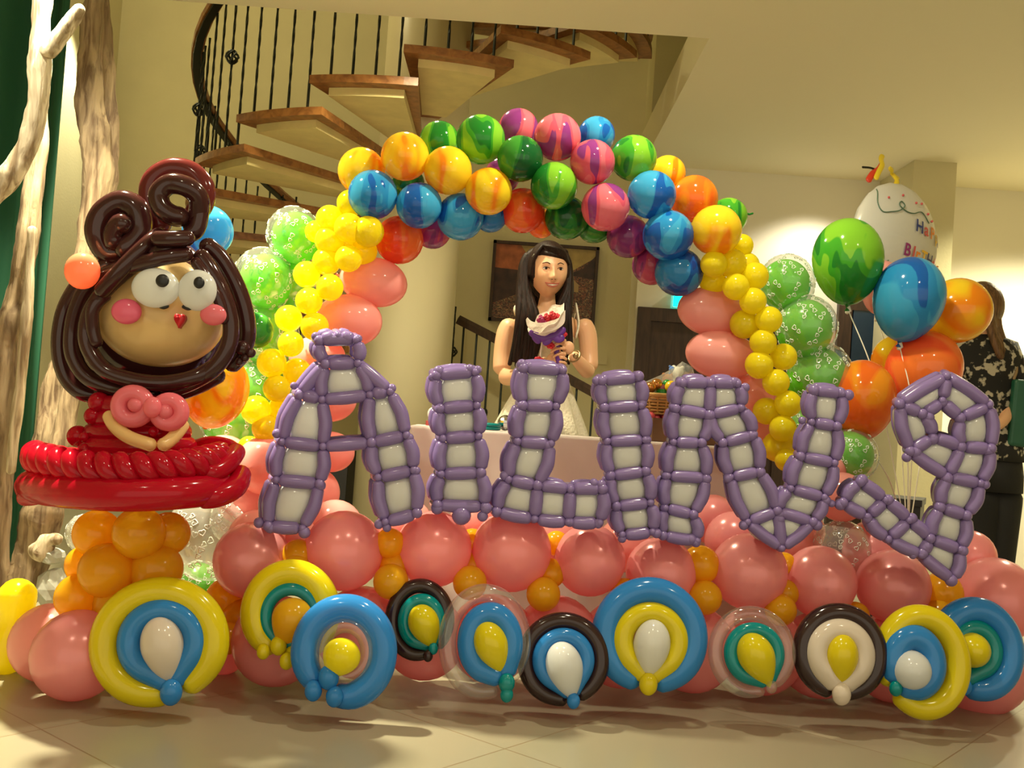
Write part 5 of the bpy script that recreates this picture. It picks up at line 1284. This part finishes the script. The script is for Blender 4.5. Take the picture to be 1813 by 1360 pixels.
# bouquet in her hands
bq = thing('bouquet', 'small bouquet of red and magenta roses in white paper with a purple ribbon', 'bouquet', tuple(Wn(989, 640, -.205)))
paper = plain('white_tissue_paper', (.82, .74, .66), .7, bump=.4, bscale=60)
c0_, c1_ = Wn(967, 561, -.235), Wn(984, 612, -.205); axis = (c0_ - c1_).normalized() 
tocam = Vector((0, -1, .15)).normalized()
def crown(r0, r1, r2, wav):
    mb = MB(); n = 40; q = axis.to_track_quat('Z', 'Y'); rows = []
    tilt = Quaternion(Vector((1, 0, 0)), math.radians(28)) 
    for t, r in ((0, r0), (.35, r0 * 1.1), (.65, r1), (1.0, r2), (1.04, r2 * 1.02)):
        for j in range(n):
            a = 2 * PI * j / n; rr = r * (1 + wav * math.sin(a * 5 + 1) * t); zz = (.0 + .112 * t) + (t ** 2) * .030 * math.sin(a) * 1.0 + .006 * math.sin(7 * a) * t
            rows.append(c1_ + q @ Vector((rr * math.cos(a), rr * math.sin(a), zz)))
    fs = [((i * n + j), i * n + (j + 1) % n, (i + 1) * n + (j + 1) % n, (i + 1) * n + j) for i in range(4) for j in range(n)]
    mb.add(rows, fs); return mb
o = crown(.016, .052, .083, .06).build('paper_wrap', paper, bq, smooth=False); sm = o.modifiers.new('t', 'SOLIDIFY'); sm.thickness = .002
# folded front collar
mb = MB(); n = 22; q = [(931, 566), (934, 578), (944, 586), (958, 590), (972, 588), (988, 582), (999, 572), (1001, 558)]
top = [(933, 566), (940, 572), (950, 575), (962, 575), (974, 572), (986, 568), (996, 562), (1001, 553)]
low_ = [Wn(a, b_, -.275 - .02 * math.sin(PI * i / 7)) for i, (a, b_) in enumerate(q)]; up_ = [Wn(a, b_ - 3, -.265 - .02 * math.sin(PI * i / 7)) for i, (a, b_) in enumerate(top)]
s1, s2 = spline(low_, 4), spline(up_, 4); m_ = len(s1)
mb.add(s1 + s2, [(i, i + 1, m_ + i + 1, m_ + i) for i in range(m_ - 1)]); o = mb.build('paper_collar', paper, bq, smooth=False); sm = o.modifiers.new('t', 'SOLIDIFY'); sm.thickness = .004
for px, py, r, m in ((958, 567, 10, 'v'), (968, 564, 10, 'r'), (978, 561, 11, 'r'), (987, 562, 8, 'r'), (963, 571, 8, 'v'), (974, 570, 8, 'r')):
    mm = bpy.data.materials.get('rose_' + m) or plain('rose_' + m, (.55, .01, .03) if m == 'r' else (.38, .02, .14), .5)
    mb = MB(); ce = Wn(px, py, -.262)
    for j in range(9):
        a = j * 2.4; rr = r * kW * (.25 + .08 * j); mb.ball(ce + Vector((rr * .7 * math.cos(a), -.004 * (9 - j) * .5, rr * .7 * math.sin(a))), (r * kW * .42, r * kW * .3, r * kW * .36), n=9, k=6, mat=Matrix.Rotation(a, 3, 'Y').to_4x4())
    mb.build('rose', mm, bq)
rib = plain('purple_ribbon', (.12, .03, .30), .35); redr = plain('red_flower_ribbon', (.60, .01, .03), .5)
for i, q in enumerate(([(938, 585), (948, 594), (962, 599), (978, 596), (990, 590), (1000, 580)], [(944, 592), (952, 602), (958, 606)], [(975, 596), (968, 605), (960, 604)], [(980, 596), (990, 601), (998, 594)])):
    mb = MB(); mb.tube(spline([Wn(a, b_, -.262) for a, b_ in q], 5), lambda t: kW * 6.5, 10, flat=.4); mb.build('ribbon', rib, bq)
for px, py in ((997, 592), (988, 593), (970, 608), (975, 612), (953, 637), (958, 640)):
    mb = MB()
    for j in range(5): a = j * 1.26; mb.ball(Wn(px + 4 * math.cos(a), py + 3 * math.sin(a), -.235), (.009, .006, .008), n=8, k=6)
    mb.build('red_flower', redr, bq)
mb = MB(); mb.tube([c1_ + Vector((0, .0, .01)), Wn(990, 640, -.2), Wn(994, 662, -.19)], lambda t: .015 - .003 * t, 12); mb.build('stem_wrap', rib, bq)
mb = MB(); mb.tube(spline([Wn(962, 600, -.24), Wn(958, 618, -.235), Wn(956, 636, -.23)], 4), .004, 6); mb.build('ribbon_tail', paper, bq)

# ================================================================ second person at the right
YP = 4.75; kP = S(1, YP)
def Q_(px, py, dy=0): return P(px, py, YP + dy)
def pbody(mb):
    hc = Q_(1733, 548); mb.ball(hc, (.085, .075, .112), n=32, k=20, f=lambda v: Vector((v.x - .12 * g(v.z + .1, .18) * max(0, -v.x) ** 6, v.y, v.z)))
    loft(mb, [(Q_(1742, 570, .0), 20 * kP, .05), (Q_(1744, 592), 22 * kP, .055), (Q_(1746, 606), 50 * kP, .07), (Q_(1746, 630), 58 * kP, .095), (Q_(1748, 690), 48 * kP, .1), (Q_(1750, 740), 42 * kP, .095), (Q_(1752, 800), 48 * kP, .11), (Q_(1756, 840), 48 * kP, .11)])
    for px, e in ((1742, 1735), (1772, 1768)):
        hip = Q_(px, 820); an = Vector((hip.x - .01, YP + .01, .08)); mb.tube(spline([hip, hip.lerp(an, .5), an], 6), lambda t: .09 - .05 * t, 16)
        mb.tube([an + Vector((.03, 0, -.045)), an + Vector((-.06, 0, -.05)), an + Vector((-.13, -.02, -.06))], .033, 12)
    mb.tube(spline([Q_(1788, 622), Q_(1795, 670, -.03), Q_(1788, 720, -.06)], 6), lambda t: .042 - .012 * t, 14)
    mb.tube(spline([Q_(1788, 720, -.06), Q_(1776, 745, -.13), Q_(1752, 762, -.18)], 6), lambda t: .03 - .008 * t, 14)
    mb.ball(Q_(1742, 766, -.19), (.036, .018, .022), n=14, k=9)
    for i in range(4): mb.tube(spline([Q_(1738, 760 + 4 * i, -.195), Q_(1726 - i, 761 + 4 * i, -.205), Q_(1722 - i, 764 + 4 * i, -.195)], 3), .0075, 8)
    mb.tube([Q_(1744, 760, -.20), Q_(1734, 753, -.215)], .009, 8)
    mb.tube(spline([Q_(1702, 622), Q_(1694, 680, -.03), Q_(1700, 730, -.08)], 6), lambda t: .042 - .012 * t, 14)
    mb.tube(spline([Q_(1700, 730, -.08), Q_(1690, 770, -.12), Q_(1682, 790, -.16)], 6), lambda t: .03 - .01 * t, 14)
    mb.ball(Q_(1680, 796, -.165), (.02, .018, .034), n=14, k=9)
    for i in range(4): mb.tube(spline([Q_(1674 + 4 * i, 802, -.17), Q_(1672 + 4 * i, 814 + i, -.185), Q_(1675 + 4 * i, 820 + i, -.18)], 3), .0075, 8)
    mb.tube([Q_(1686, 796, -.17), Q_(1690, 806, -.185)], .009, 8)
wo2 = union_body('person', [pbody], skin_m, 'long-haired person in a black and white patterned top behind the numeral, turned away', 'person', .007, 3)
def k2(o): o.parent = wo2; return o
h2 = streak('chestnut_hair', (.05, .02, .008), (.20, .10, .04), (40, 40, 3), .45, .3, 3)
mb = MB(); mb.ball(Q_(1738, 543, .02), (.098, .098, .118), n=28, k=18)
for i in range(16):
    u = i / 15
    mb.tube(spline([Q_(1722 + 30 * u, 505 + 10 * u, -.03 + .05 * u), Q_(1748 + 14 * u, 530, -.06 + .06 * u), Q_(1752 + 14 * u, 575, -.08 + .06 * u), Q_(1762 + 16 * u, 610, -.10 + .05 * u), Q_(1770 + 16 * u, 632 + 6 * math.sin(9 * u), -.11 + .05 * u)], 5), lambda t: .026 - .012 * t, 10)
k2(mb.build('long_hair', h2))
def flower_mat():
    m, nt, b = newmat('black_and_white_print'); b.inputs['Roughness'].default_value = .8
    tc = nt.nodes.new('ShaderNodeTexCoord'); v = nt.nodes.new('ShaderNodeTexNoise'); v.inputs['Scale'].default_value = 26; v.inputs['Detail'].default_value = 3; nt.links.new(tc.outputs['Object'], v.inputs['Vector'])
    r = nt.nodes.new('ShaderNodeValToRGB'); nt.links.new(v.outputs['Fac'], r.inputs[0]); r.color_ramp.elements[0].position = .54; r.color_ramp.elements[1].position = .60
    r.color_ramp.elements[0].color = (.008, .008, .008, 1); r.color_ramp.elements[1].color = (.50, .46, .36, 1); nt.links.new(r.outputs[0], b.inputs['Base Color']); return m
fm = flower_mat()
mb = MB(); loft(mb, [(Q_(1745, 594), 25 * kP, .06), (Q_(1746, 603), 55 * kP, .08), (Q_(1746, 630), 64 * kP, .106), (Q_(1748, 690), 54 * kP, .111), (Q_(1750, 740), 49 * kP, .107), (Q_(1752, 795), 57 * kP, .13), (Q_(1754, 815), 58 * kP, .13)], 40)
mb.tube(spline([Q_(1788, 620), Q_(1796, 660, -.03), Q_(1793, 700, -.05)], 6), lambda t: .052 - .004 * t, 14); mb.tube(spline([Q_(1702, 620), Q_(1694, 670, -.03), Q_(1697, 705, -.06)], 6), lambda t: .052 - .004 * t, 14)
k2(mb.build('blouse', fm))
mb = MB(); loft(mb, [(Q_(1754, 805), 50 * kP, .125), (Q_(1756, 840), 52 * kP, .125), (Q_(1757, 870), 50 * kP, .12)])
for px in (1741, 1773):
    hip = Q_(px, 850); an = Vector((hip.x - .01, YP + .01, .05)); mb.tube(spline([hip, hip.lerp(an, .5), an], 6), lambda t: .10 - .03 * t, 18)
k2(mb.build('trousers', plain('black_trousers', (.008, .008, .008), .8)))
bg = thing('shoulder_bag', 'dark green bag hanging beside the person in the patterned top at the right edge', 'bag', tuple(Q_(1812, 790, -.05)))
mb = MB(); c = Q_(1813, 733, -.10)
mb.box((-.07, -.035, -.15), (.07, .035, .15), mat=Matrix.Translation(c) @ Matrix.Rotation(.05, 4, 'Y')); o = mb.build('bag_body', plain('bottle_green_leather', (.01, .09, .05), .5), bg, smooth=False); bv = o.modifiers.new('b', 'BEVEL'); bv.width = .015; bv.segments = 3
mb = MB(); mb.tube(spline([c + Vector((-.055, 0, .15)), Q_(1800, 650, -.08), Q_(1787, 612, -.02), Q_(1796, 640, .06), c + Vector((.05, .02, .15))], 6), .007, 8, flat=.4); mb.build('strap', plain('tan_strap', (.30, .2, .1), .5), bg)
